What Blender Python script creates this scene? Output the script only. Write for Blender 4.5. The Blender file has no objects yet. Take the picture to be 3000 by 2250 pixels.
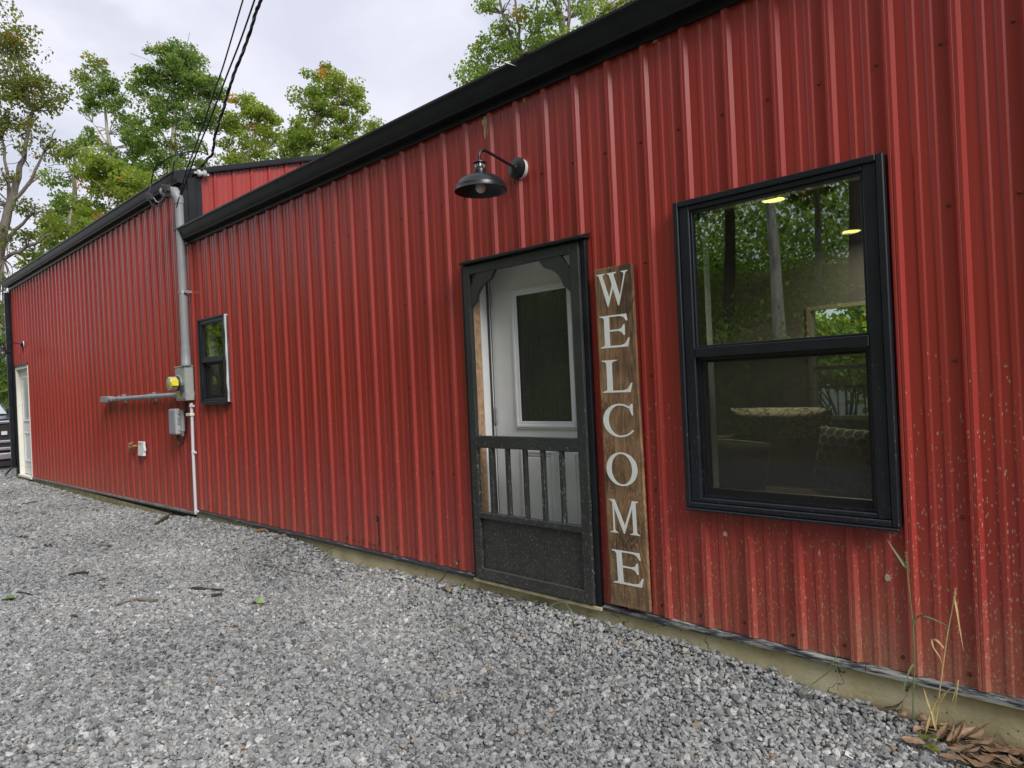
import bpy, math, random
import numpy as np
from mathutils import Vector, Matrix
from mathutils.geometry import tessellate_polygon

# ------------------------------------------------------------------ camera, sky, sun, exposure
scn = bpy.context.scene
col = scn.collection
cam_d = bpy.data.cameras.new('camera')
cam = bpy.data.objects.new('camera', cam_d)
col.objects.link(cam)
cam_d.sensor_width = 36.0
cam_d.lens = 36.0 * 2030.794 / 3000.0
cam_d.clip_start = 0.05
cam_d.clip_end = 2000.0
YAW, ROLL = 0.76982, -0.045598
_r0 = Vector((math.cos(YAW), math.sin(YAW), 0)); _f = Vector((-math.sin(YAW), math.cos(YAW), 0)); _u0 = Vector((0, 0, 1))
_R = _r0 * math.cos(ROLL) + _u0 * math.sin(ROLL)
_U = -_r0 * math.sin(ROLL) + _u0 * math.cos(ROLL)
_m = Matrix((_R, _U, -_f)).transposed().to_4x4()
_m.translation = Vector((3.603, -3.1115, 1.2633))
cam.matrix_world = _m
scn.camera = cam

SUN_EL, SUN_AZ = math.radians(38), math.radians(76)   # azimuth measured from -Y (out of the wall) towards +X
world = bpy.data.worlds.new('World')
scn.world = world
world.use_nodes = True
wn = world.node_tree
for n in list(wn.nodes): wn.nodes.remove(n)
def N(t, typ, **kw):
    n = t.nodes.new(typ)
    for k, v in kw.items():
        if k.startswith('i_'): n.inputs[k[2:].replace('_', ' ')].default_value = v
        else: setattr(n, k, v)
    return n
def L(t, a, b): t.links.new(a, b)
sky = N(wn, 'ShaderNodeTexSky', sky_type='NISHITA', sun_disc=False)
sky.sun_elevation = SUN_EL
sky.sun_rotation = math.radians(180) - SUN_AZ
sky.air_density = 1.0; sky.dust_density = 3.0; sky.ozone_density = 1.0
tc = N(wn, 'ShaderNodeTexCoord')
mp = N(wn, 'ShaderNodeMapping'); mp.inputs['Scale'].default_value = (1, 1, 2.2)
n1 = N(wn, 'ShaderNodeTexNoise', i_Scale=1.9, i_Detail=6.0, i_Roughness=0.55, i_Distortion=0.4)
n2 = N(wn, 'ShaderNodeTexNoise', i_Scale=3.2, i_Detail=5.0, i_Roughness=0.5)
L(wn, tc.outputs['Generated'], mp.inputs['Vector']); L(wn, mp.outputs[0], n1.inputs['Vector']); L(wn, mp.outputs[0], n2.inputs['Vector'])
cr = N(wn, 'ShaderNodeValToRGB')
cr.color_ramp.elements[0].position = 0.36; cr.color_ramp.elements[0].color = (6.3, 6.5, 7.7, 1)
cr.color_ramp.elements[1].position = 0.62; cr.color_ramp.elements[1].color = (8.3, 8.3, 9.1, 1)
L(wn, n1.outputs['Fac'], cr.inputs[0])
cov = N(wn, 'ShaderNodeMapRange'); cov.inputs['From Min'].default_value = 0.33; cov.inputs['From Max'].default_value = 0.46
cov.inputs['To Min'].default_value = 0.72; cov.inputs['To Max'].default_value = 1.0
L(wn, n2.outputs['Fac'], cov.inputs['Value'])
mx = N(wn, 'ShaderNodeMixRGB')
L(wn, cov.outputs[0], mx.inputs[0]); L(wn, sky.outputs[0], mx.inputs[1]); L(wn, cr.outputs[0], mx.inputs[2])
bg = N(wn, 'ShaderNodeBackground'); bg.inputs['Strength'].default_value = 0.1
wo = N(wn, 'ShaderNodeOutputWorld')
L(wn, mx.outputs[0], bg.inputs['Color']); L(wn, bg.outputs[0], wo.inputs['Surface'])

sun_d = bpy.data.lights.new('sun', 'SUN')
sun_d.energy = 2.7; sun_d.angle = math.radians(24); sun_d.color = (1.0, 0.96, 0.9)
sun = bpy.data.objects.new('sun', sun_d); col.objects.link(sun)
_sd = Vector((math.sin(SUN_AZ) * math.cos(SUN_EL), -math.cos(SUN_AZ) * math.cos(SUN_EL), math.sin(SUN_EL)))
sun.rotation_euler = _sd.to_track_quat('Z', 'Y').to_euler()
sun.location = _sd * 30

scn.view_settings.view_transform = 'Standard'
scn.view_settings.look = 'None'
scn.view_settings.exposure = 0.22
scn.view_settings.gamma = 1.0
scn.view_settings.use_curve_mapping = False
scn.render.engine = 'CYCLES'
scn.cycles.max_bounces = 8; scn.cycles.transparent_max_bounces = 16; scn.cycles.caustics_reflective = False; scn.cycles.caustics_refractive = False
scn.cycles.use_denoising = True

random.seed(7); rng = np.random.default_rng(7)

# ------------------------------------------------------------------ materials
def mat(name):
    m = bpy.data.materials.new(name); m.use_nodes = True
    t = m.node_tree; b = t.nodes['Principled BSDF']
    return m, t, b
def flat(name, c, rough=.5, metal=0.0, var=0.0, vscale=8.0, bump=0.0, bscale=60.0, spec=None):
    m, t, b = mat(name)
    b.inputs['Roughness'].default_value = rough; b.inputs['Metallic'].default_value = metal
    if spec is not None: b.inputs['Specular IOR Level'].default_value = spec
    b.inputs['Base Color'].default_value = (*c, 1)
    if var or bump:
        g = N(t, 'ShaderNodeNewGeometry')
    if var:
        n = N(t, 'ShaderNodeTexNoise', i_Scale=vscale, i_Detail=5.0, i_Roughness=.6)
        L(t, g.outputs['Position'], n.inputs['Vector'])
        r = N(t, 'ShaderNodeValToRGB')
        r.color_ramp.elements[0].position = .3; r.color_ramp.elements[1].position = .7
        r.color_ramp.elements[0].color = tuple(x * (1 - var) for x in c) + (1,)
        r.color_ramp.elements[1].color = tuple(min(1, x * (1 + var)) for x in c) + (1,)
        L(t, n.outputs['Fac'], r.inputs[0]); L(t, r.outputs[0], b.inputs['Base Color'])
    if bump:
        n = N(t, 'ShaderNodeTexNoise', i_Scale=bscale, i_Detail=4.0)
        L(t, g.outputs['Position'], n.inputs['Vector'])
        bp = N(t, 'ShaderNodeBump'); bp.inputs['Strength'].default_value = bump; bp.inputs['Distance'].default_value = .01
        L(t, n.outputs['Fac'], bp.inputs['Height']); L(t, bp.outputs[0], b.inputs['Normal'])
    return m
def math_node(t, op, a, b=None, clamp=False):
    n = N(t, 'ShaderNodeMath', operation=op, use_clamp=clamp)
    for i, v in enumerate((a, b)):
        if v is None: continue
        if isinstance(v, (int, float)): n.inputs[i].default_value = v
        else: L(t, v, n.inputs[i])
    return n.outputs[0]
def maprange(t, v, a, b, c, d):
    n = N(t, 'ShaderNodeMapRange'); L(t, v, n.inputs['Value'])
    for k, x in zip(('From Min', 'From Max', 'To Min', 'To Max'), (a, b, c, d)): n.inputs[k].default_value = x
    return n.outputs[0]
def add_splash(t, pos, base_out, dirt=(.42, .31, .20), dust_top=.80, amount=1.0, xfade=True, dustiness=1.0):
    """Dried mud: fine dust thrown up from the ground and bigger splats, both as wear with shapes of their own."""
    sp = N(t, 'ShaderNodeSeparateXYZ'); L(t, pos, sp.inputs[0])
    zf = maprange(t, sp.outputs['Z'], -.05, dust_top * .85, 1.0, 0.0)
    zf2 = maprange(t, sp.outputs['Z'], 0.0, 1.35, 1.0, 0.0)
    if xfade:
        xr = maprange(t, sp.outputs['X'], .6, 2.9, .28, 1.0)
    else:
        xr = math_node(t, 'ADD', 0.8, 0.0)
    # fine dust
    nz = N(t, 'ShaderNodeTexNoise', i_Scale=90.0, i_Detail=3.0, i_Roughness=.7); L(t, pos, nz.inputs['Vector'])
    nb = N(t, 'ShaderNodeTexNoise', i_Scale=3.2, i_Detail=3.0); L(t, pos, nb.inputs['Vector'])
    d0 = math_node(t, 'MULTIPLY', math_node(t, 'MULTIPLY', zf, zf), xr)
    d0 = math_node(t, 'MULTIPLY', d0, maprange(t, nb.outputs['Fac'], .3, .65, .35, 1.2))
    dust = math_node(t, 'MULTIPLY', d0, maprange(t, nz.outputs['Fac'], .28, .72, .15, 1), clamp=True)
    # splats: voronoi cells, a few kept, radius by cell
    def splat(scale, rmin, rmax, keep_lo, stretch):
        mpn = N(t, 'ShaderNodeMapping'); mpn.inputs['Scale'].default_value = (1.0, 1.0, stretch); L(t, pos, mpn.inputs['Vector'])
        wob = N(t, 'ShaderNodeTexNoise', i_Scale=scale * 1.7, i_Detail=2.0); L(t, pos, wob.inputs['Vector'])
        vm = N(t, 'ShaderNodeMixRGB', blend_type='LINEAR_LIGHT'); vm.inputs[0].default_value = .35 / scale
        L(t, mpn.outputs[0], vm.inputs[1]); L(t, wob.outputs['Color'], vm.inputs[2])
        v = N(t, 'ShaderNodeTexVoronoi', i_Scale=scale); L(t, vm.outputs[0], v.inputs['Vector'])
        s2 = N(t, 'ShaderNodeSeparateColor'); L(t, v.outputs['Color'], s2.inputs[0])
        kp = math_node(t, 'MULTIPLY', math_node(t, 'MULTIPLY', zf2, xr), 1.0 - keep_lo)
        keep = math_node(t, 'LESS_THAN', s2.outputs[0], kp)
        rad = maprange(t, s2.outputs[1], 0, 1, rmin, rmax)
        return math_node(t, 'MULTIPLY', math_node(t, 'MULTIPLY', math_node(t, 'SUBTRACT', rad, v.outputs['Distance']), 14.0, clamp=True), keep)
    s = math_node(t, 'MAXIMUM', splat(60.0, .06, .26, .5, .6), splat(150.0, .12, .42, .15, .35))
    s = math_node(t, 'MAXIMUM', s, splat(15.0, .03, .10, .72, .9))
    f = math_node(t, 'MAXIMUM', math_node(t, 'MULTIPLY', dust, .80 * amount * dustiness), math_node(t, 'MULTIPLY', s, .78 * amount), clamp=True)
    mix = N(t, 'ShaderNodeMixRGB'); L(t, f, mix.inputs[0]); L(t, base_out, mix.inputs[1])
    mix.inputs[2].default_value = (*dirt, 1)
    return mix.outputs[0], f

def red_metal():
    m, t, b = mat('red_painted_steel')
    g = N(t, 'ShaderNodeNewGeometry')
    n = N(t, 'ShaderNodeTexNoise', i_Scale=1.6, i_Detail=4.0); 
    mpn = N(t, 'ShaderNodeMapping'); mpn.inputs['Scale'].default_value = (6.0, 6.0, .5)
    L(t, g.outputs['Position'], mpn.inputs['Vector']); L(t, mpn.outputs[0], n.inputs['Vector'])
    r = N(t, 'ShaderNodeValToRGB')
    r.color_ramp.elements[0].position = .3; r.color_ramp.elements[0].color = (.315, .037, .030, 1)
    r.color_ramp.elements[1].position = .7; r.color_ramp.elements[1].color = (.355, .043, .035, 1)
    L(t, n.outputs['Fac'], r.inputs[0])
    oi = N(t, 'ShaderNodeObjectInfo')
    hv = N(t, 'ShaderNodeHueSaturation'); L(t, maprange(t, oi.outputs['Random'], 0, 1, .93, 1.06), hv.inputs['Value']); L(t, r.outputs[0], hv.inputs['Color'])
    st = N(t, 'ShaderNodeTexNoise', i_Scale=1.0, i_Detail=5.0, i_Roughness=.65); ms_ = N(t, 'ShaderNodeMapping'); ms_.inputs['Scale'].default_value = (38, 38, 1.1)
    L(t, g.outputs['Position'], ms_.inputs['Vector']); L(t, ms_.outputs[0], st.inputs['Vector'])
    sm_ = N(t, 'ShaderNodeMixRGB'); L(t, math_node(t, 'MULTIPLY', maprange(t, st.outputs['Fac'], .58, .78, 0, 1), .16, clamp=True), sm_.inputs[0]); L(t, hv.outputs[0], sm_.inputs[1]); sm_.inputs[2].default_value = (.36, .17, .13, 1)
    c, f = add_splash(t, g.outputs['Position'], sm_.outputs[0])
    L(t, c, b.inputs['Base Color'])
    L(t, math_node(t, 'ADD', math_node(t, 'MULTIPLY', f, .45), .29), b.inputs['Roughness'])
    w = N(t, 'ShaderNodeTexNoise', i_Scale=4.0, i_Detail=1.0); 
    mp2 = N(t, 'ShaderNodeMapping'); mp2.inputs['Scale'].default_value = (3.0, 3.0, .45)
    L(t, g.outputs['Position'], mp2.inputs['Vector']); L(t, mp2.outputs[0], w.inputs['Vector'])
    bp = N(t, 'ShaderNodeBump'); bp.inputs['Strength'].default_value = .10; bp.inputs['Distance'].default_value = .006
    L(t, w.outputs['Fac'], bp.inputs['Height']); L(t, bp.outputs[0], b.inputs['Normal'])
    return m
def dirty(name, c, rough=.4, amount=.9):
    m, t, b = mat(name)
    g = N(t, 'ShaderNodeNewGeometry')
    n = N(t, 'ShaderNodeTexNoise', i_Scale=9.0, i_Detail=4.0); L(t, g.outputs['Position'], n.inputs['Vector'])
    r = N(t, 'ShaderNodeValToRGB')
    r.color_ramp.elements[0].position = .3; r.color_ramp.elements[0].color = tuple(x * .8 for x in c) + (1,)
    r.color_ramp.elements[1].position = .7; r.color_ramp.elements[1].color = tuple(x * 1.2 for x in c) + (1,)
    L(t, n.outputs['Fac'], r.inputs[0])
    co, f = add_splash(t, g.outputs['Position'], r.outputs[0], dirt=(.52, .51, .46), dust_top=.42, amount=amount, xfade=False, dustiness=.22)
    L(t, co, b.inputs['Base Color'])
    L(t, math_node(t, 'ADD', math_node(t, 'MULTIPLY', f, .4), rough), b.inputs['Roughness'])
    return m
def worn_flashing():
    m, t, b = mat('worn_black_flashing')
    g = N(t, 'ShaderNodeNewGeometry'); mpn = N(t, 'ShaderNodeMapping'); mpn.inputs['Scale'].default_value = (7, 60, 60)
    L(t, g.outputs['Position'], mpn.inputs['Vector'])
    n = N(t, 'ShaderNodeTexNoise', i_Scale=1.0, i_Detail=7.0, i_Roughness=.7); L(t, mpn.outputs[0], n.inputs['Vector'])
    r = N(t, 'ShaderNodeValToRGB'); e = r.color_ramp.elements
    e[0].position = .47; e[0].color = (.028, .033, .042, 1); e[1].position = .60; e[1].color = (.36, .37, .35, 1)
    sp = N(t, 'ShaderNodeSeparateXYZ'); L(t, g.outputs['Position'], sp.inputs[0])
    L(t, math_node(t, 'ADD', n.outputs['Fac'], maprange(t, sp.outputs['X'], -1.0, 2.8, -.10, .015)), r.inputs[0]); L(t, r.outputs[0], b.inputs['Base Color']); b.inputs['Roughness'].default_value = .45
    return m
def concrete():
    m, t, b = mat('tan_concrete')
    g = N(t, 'ShaderNodeNewGeometry')
    n = N(t, 'ShaderNodeTexNoise', i_Scale=3.0, i_Detail=8.0, i_Roughness=.65); L(t, g.outputs['Position'], n.inputs['Vector'])
    r = N(t, 'ShaderNodeValToRGB')
    e = r.color_ramp.elements
    e[0].position = .28; e[0].color = (.36, .295, .175, 1); e[1].position = .72; e[1].color = (.70, .63, .45, 1)
    x = e.new(.5); x.color = (.57, .49, .305, 1)
    L(t, n.outputs['Fac'], r.inputs[0])
    v = N(t, 'ShaderNodeTexVoronoi', i_Scale=26.0); L(t, g.outputs['Position'], v.inputs['Vector'])
    s2 = N(t, 'ShaderNodeSeparateColor'); L(t, v.outputs['Color'], s2.inputs[0])
    pit = math_node(t, 'MULTIPLY', math_node(t, 'LESS_THAN', v.outputs['Distance'], .12), math_node(t, 'LESS_THAN', s2.outputs[0], .3))
    mixp = N(t, 'ShaderNodeMixRGB'); L(t, math_node(t, 'MULTIPLY', pit, .7), mixp.inputs[0]); L(t, r.outputs[0], mixp.inputs[1]); mixp.inputs[2].default_value = (.06, .05, .03, 1)
    wz = N(t, 'ShaderNodeTexNoise', i_Scale=9.0, i_Detail=4.0); L(t, g.outputs['Position'], wz.inputs['Vector'])
    wm = N(t, 'ShaderNodeMixRGB', blend_type='LINEAR_LIGHT'); wm.inputs[0].default_value = .12; L(t, g.outputs['Position'], wm.inputs[1]); L(t, wz.outputs['Color'], wm.inputs[2])
    ve = N(t, 'ShaderNodeTexVoronoi', i_Scale=2.6, feature='DISTANCE_TO_EDGE'); L(t, wm.outputs[0], ve.inputs['Vector'])
    crk = math_node(t, 'MULTIPLY', math_node(t, 'LESS_THAN', ve.outputs['Distance'], .006), math_node(t, 'GREATER_THAN', n.outputs['Fac'], .47))
    sz = N(t, 'ShaderNodeSeparateXYZ'); L(t, g.outputs['Position'], sz.inputs[0])
    soilf = math_node(t, 'MULTIPLY', maprange(t, math_node(t, 'ADD', sz.outputs['Z'], math_node(t, 'MULTIPLY', wz.outputs['Fac'], .10)), -.125, -.085, 1, 0), .7, clamp=True)
    mc1 = N(t, 'ShaderNodeMixRGB'); L(t, soilf, mc1.inputs[0]); L(t, mixp.outputs[0], mc1.inputs[1]); mc1.inputs[2].default_value = (.24, .18, .095, 1)
    mc2 = N(t, 'ShaderNodeMixRGB'); L(t, math_node(t, 'MULTIPLY', crk, .8), mc2.inputs[0]); L(t, mc1.outputs[0], mc2.inputs[1]); mc2.inputs[2].default_value = (.05, .04, .025, 1)
    L(t, mc2.outputs[0], b.inputs['Base Color']); b.inputs['Roughness'].default_value = .9
    n3 = N(t, 'ShaderNodeTexNoise', i_Scale=45.0, i_Detail=6.0, i_Roughness=.7); L(t, g.outputs['Position'], n3.inputs['Vector'])
    bp = N(t, 'ShaderNodeBump'); bp.inputs['Strength'].default_value = .6; bp.inputs['Distance'].default_value = .008
    L(t, math_node(t, 'SUBTRACT', n3.outputs['Fac'], pit), bp.inputs['Height']); L(t, bp.outputs[0], b.inputs['Normal'])
    return m
def wood(name, c1, c2, dark, scale=1.0, axis='Z'):
    m, t, b = mat(name)
    tcn = N(t, 'ShaderNodeTexCoord')
    mpn = N(t, 'ShaderNodeMapping')
    mpn.inputs['Scale'].default_value = (9 * scale, 9 * scale, .9 * scale) if axis == 'Z' else (.9 * scale, 9 * scale, 9 * scale)
    L(t, tcn.outputs['Object'], mpn.inputs['Vector'])
    # knots bend the grain
    vk = N(t, 'ShaderNodeTexVoronoi', i_Scale=2.3 * scale); 
    mk = N(t, 'ShaderNodeMapping'); mk.inputs['Scale'].default_value = (1.6, 1.0, 1.0); L(t, tcn.outputs['Object'], mk.inputs['Vector']); L(t, mk.outputs[0], vk.inputs['Vector'])
    kn = math_node(t, 'POWER', maprange(t, vk.outputs['Distance'], 0, .55, 1, 0), 2.0)
    nz = N(t, 'ShaderNodeTexNoise', i_Scale=1.3, i_Detail=3.0); L(t, mpn.outputs[0], nz.inputs['Vector'])
    ph = math_node(t, 'ADD', math_node(t, 'MULTIPLY', nz.outputs['Fac'], 2.4), math_node(t, 'MULTIPLY', kn, 2.2))
    ring = math_node(t, 'SINE', math_node(t, 'MULTIPLY', ph, 26.0))
    fine = N(t, 'ShaderNodeTexNoise', i_Scale=7.0, i_Detail=6.0, i_Roughness=.7); L(t, mpn.outputs[0], fine.inputs['Vector'])
    big = N(t, 'ShaderNodeTexNoise', i_Scale=4.0, i_Detail=3.0); L(t, tcn.outputs['Object'], big.inputs['Vector'])
    fac = math_node(t, 'ADD', math_node(t, 'MULTIPLY', ring, .075), math_node(t, 'ADD', math_node(t, 'MULTIPLY', fine.outputs['Fac'], .45), math_node(t, 'MULTIPLY', maprange(t, big.outputs['Fac'], .3, .7, .05, .85), .5)))
    r = N(t, 'ShaderNodeValToRGB'); e = r.color_ramp.elements
    e[0].position = .25; e[0].color = (*dark, 1); e[1].position = .72; e[1].color = (*c2, 1); x = e.new(.48); x.color = (*c1, 1)
    L(t, fac, r.inputs[0])
    core = maprange(t, vk.outputs['Distance'], .03, .075, 1, 0)
    mixk = N(t, 'ShaderNodeMixRGB'); L(t, math_node(t, 'MULTIPLY', core, .85, clamp=True), mixk.inputs[0]); L(t, r.outputs[0], mixk.inputs[1]); mixk.inputs[2].default_value = (.022, .013, .008, 1)
    g = N(t, 'ShaderNodeNewGeometry')
    co, f = add_splash(t, g.outputs['Position'], mixk.outputs[0], dirt=(.42, .34, .22), dust_top=.3, amount=.8, xfade=False)
    L(t, co, b.inputs['Base Color']); b.inputs['Roughness'].default_value = .75
    bp = N(t, 'ShaderNodeBump'); bp.inputs['Strength'].default_value = .4; bp.inputs['Distance'].default_value = .003
    L(t, fac, bp.inputs['Height']); L(t, bp.outputs[0], b.inputs['Normal'])
    return m
def glass(name, refl, tint=(.9, .95, .92)):
    m, t, b = mat(name); t.nodes.remove(b)
    out = t.nodes['Material Output']
    tr = N(t, 'ShaderNodeBsdfTransparent'); tr.inputs[0].default_value = (*tint, 1)
    gl = N(t, 'ShaderNodeBsdfGlossy'); gl.inputs['Roughness'].default_value = 0.0; gl.inputs['Color'].default_value = (.95, 1, .97, 1)
    n = N(t, 'ShaderNodeTexNoise', i_Scale=1.6, i_Detail=1.0); g = N(t, 'ShaderNodeNewGeometry'); L(t, g.outputs['Position'], n.inputs['Vector'])
    bp = N(t, 'ShaderNodeBump'); bp.inputs['Strength'].default_value = .12; bp.inputs['Distance'].default_value = .004
    L(t, n.outputs['Fac'], bp.inputs['Height']); L(t, bp.outputs[0], gl.inputs['Normal'])
    fr = N(t, 'ShaderNodeLayerWeight'); fr.inputs['Blend'].default_value = .5
    f = math_node(t, 'ADD', math_node(t, 'MULTIPLY', math_node(t, 'POWER', fr.outputs['Facing'], 5.0), .9), refl, clamp=True)
    mxs = N(t, 'ShaderNodeMixShader'); L(t, f, mxs.inputs[0]); L(t, tr.outputs[0], mxs.inputs[1]); L(t, gl.outputs[0], mxs.inputs[2])
    L(t, mxs.outputs[0], out.inputs['Surface'])
    return m
def screen_mesh(name, openness, c):
    m, t, b = mat(name); out = t.nodes['Material Output']
    b.inputs['Base Color'].default_value = (*c, 1); b.inputs['Roughness'].default_value = .7
    tr = N(t, 'ShaderNodeBsdfTransparent')
    mxs = N(t, 'ShaderNodeMixShader'); mxs.inputs[0].default_value = openness
    L(t, b.outputs[0], mxs.inputs[1]); L(t, tr.outputs[0], mxs.inputs[2]); L(t, mxs.outputs[0], out.inputs['Surface'])
    return m
def leaf_mat(name, stops, trans=.55):
    m, t, b = mat(name); out = t.nodes['Material Output']
    a = N(t, 'ShaderNodeAttribute', attribute_name='tone')
    r = N(t, 'ShaderNodeValToRGB'); e = r.color_ramp.elements
    e[0].position = stops[0][0]; e[0].color = (*stops[0][1], 1); e[1].position = stops[-1][0]; e[1].color = (*stops[-1][1], 1)
    for p, c in stops[1:-1]:
        x = e.new(p); x.color = (*c, 1)
    L(t, a.outputs['Fac'], r.inputs[0]); L(t, r.outputs[0], b.inputs['Base Color'])
    b.inputs['Roughness'].default_value = .5
    tl = N(t, 'ShaderNodeBsdfTranslucent')
    mc = N(t, 'ShaderNodeMixRGB', blend_type='MULTIPLY'); mc.inputs[0].default_value = 1; L(t, r.outputs[0], mc.inputs[1]); mc.inputs[2].default_value = (3.0, 3.0, 1.15, 1)
    L(t, mc.outputs[0], tl.inputs[0])
    mxs = N(t, 'ShaderNodeMixShader'); mxs.inputs[0].default_value = trans
    L(t, b.outputs[0], mxs.inputs[1]); L(t, tl.outputs[0], mxs.inputs[2]); L(t, mxs.outputs[0], out.inputs['Surface'])
    return m
def stone_mat():
    m, t, b = mat('crushed_limestone')
    a = N(t, 'ShaderNodeAttribute', attribute_name='tone', attribute_type='INSTANCER')
    r = N(t, 'ShaderNodeValToRGB'); e = r.color_ramp.elements
    e[0].position = 0; e[0].color = (.06, .063, .065, 1); e[1].position = 1; e[1].color = (.27, .19, .12, 1)
    for p, c in ((.18, (.165, .171, .175)), (.4, (.25, .257, .26)), (.62, (.325, .33, .328)), (.8, (.425, .425, .415)), (.93, (.60, .59, .57)), (.955, (.60, .59, .57)), (.965, (.27, .235, .185))):
        x = e.new(p); x.color = (*c, 1)
    L(t, a.outputs['Fac'], r.inputs[0])
    g = N(t, 'ShaderNodeNewGeometry')
    n = N(t, 'ShaderNodeTexNoise', i_Scale=120.0, i_Detail=3.0); L(t, g.outputs['Position'], n.inputs['Vector'])
    mm = N(t, 'ShaderNodeMixRGB', blend_type='MULTIPLY'); mm.inputs[0].default_value = .5
    L(t, r.outputs[0], mm.inputs[1]); L(t, maprange(t, n.outputs['Fac'], .3, .7, .55, 1.3), mm.inputs[2])
    L(t, mm.outputs[0], b.inputs['Base Color']); b.inputs['Roughness'].default_value = .85
    return m
def ground_mat():
    m, t, b = mat('stone_dust')
    g = N(t, 'ShaderNodeNewGeometry')
    v = N(t, 'ShaderNodeTexVoronoi', i_Scale=55.0); L(t, g.outputs['Position'], v.inputs['Vector'])
    n = N(t, 'ShaderNodeTexNoise', i_Scale=2.0, i_Detail=4.0); L(t, g.outputs['Position'], n.inputs['Vector'])
    r = N(t, 'ShaderNodeValToRGB'); e = r.color_ramp.elements
    e[0].position = .0; e[0].color = (.045, .044, .042, 1); e[1].position = 1; e[1].color = (.21, .21, .20, 1)
    s2 = N(t, 'ShaderNodeSeparateColor'); L(t, v.outputs['Color'], s2.inputs[0])
    L(t, math_node(t, 'ADD', math_node(t, 'MULTIPLY', s2.outputs[0], .8), math_node(t, 'MULTIPLY', n.outputs['Fac'], .25)), r.inputs[0])
    L(t, r.outputs[0], b.inputs['Base Color']); b.inputs['Roughness'].default_value = .95
    bp = N(t, 'ShaderNodeBump'); bp.inputs['Strength'].default_value = .8; bp.inputs['Distance'].default_value = .01
    L(t, v.outputs['Distance'], bp.inputs['Height']); L(t, bp.outputs[0], b.inputs['Normal'])
    return m
def litter_mat():
    m, t, b = mat('leaf_litter')
    g = N(t, 'ShaderNodeNewGeometry')
    n = N(t, 'ShaderNodeTexNoise', i_Scale=1.1, i_Detail=8.0, i_Roughness=.7); L(t, g.outputs['Position'], n.inputs['Vector'])
    r = N(t, 'ShaderNodeValToRGB'); e = r.color_ramp.elements
    e[0].position = .35; e[0].color = (.06, .09, .025, 1); e[1].position = .65; e[1].color = (.26, .17, .085, 1)
    L(t, n.outputs['Fac'], r.inputs[0]); L(t, r.outputs[0], b.inputs['Base Color']); b.inputs['Roughness'].default_value = 1
    return m
def bark_mat(name, c):
    m, t, b = mat(name)
    tcn = N(t, 'ShaderNodeTexCoord'); mpn = N(t, 'ShaderNodeMapping'); mpn.inputs['Scale'].default_value = (14, 14, 2.5); L(t, tcn.outputs['Object'], mpn.inputs['Vector'])
    n = N(t, 'ShaderNodeTexNoise', i_Scale=1.0, i_Detail=6.0, i_Roughness=.65); L(t, mpn.outputs[0], n.inputs['Vector'])
    r = N(t, 'ShaderNodeValToRGB'); e = r.color_ramp.elements
    e[0].position = .3; e[0].color = tuple(x * .5 for x in c) + (1,); e[1].position = .7; e[1].color = tuple(x * 1.3 for x in c) + (1,)
    L(t, n.outputs['Fac'], r.inputs[0]); L(t, r.outputs[0], b.inputs['Base Color']); b.inputs['Roughness'].default_value = .95
    bp = N(t, 'ShaderNodeBump'); bp.inputs['Strength'].default_value = .8; bp.inputs['Distance'].default_value = .03
    L(t, n.outputs['Fac'], bp.inputs['Height']); L(t, bp.outputs[0], b.inputs['Normal'])
    return m
def emit(name, c, s):
    m, t, b = mat(name)
    b.inputs['Base Color'].default_value = (*c, 1); b.inputs['Emission Color'].default_value = (*c, 1); b.inputs['Emission Strength'].default_value = s
    return m
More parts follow.
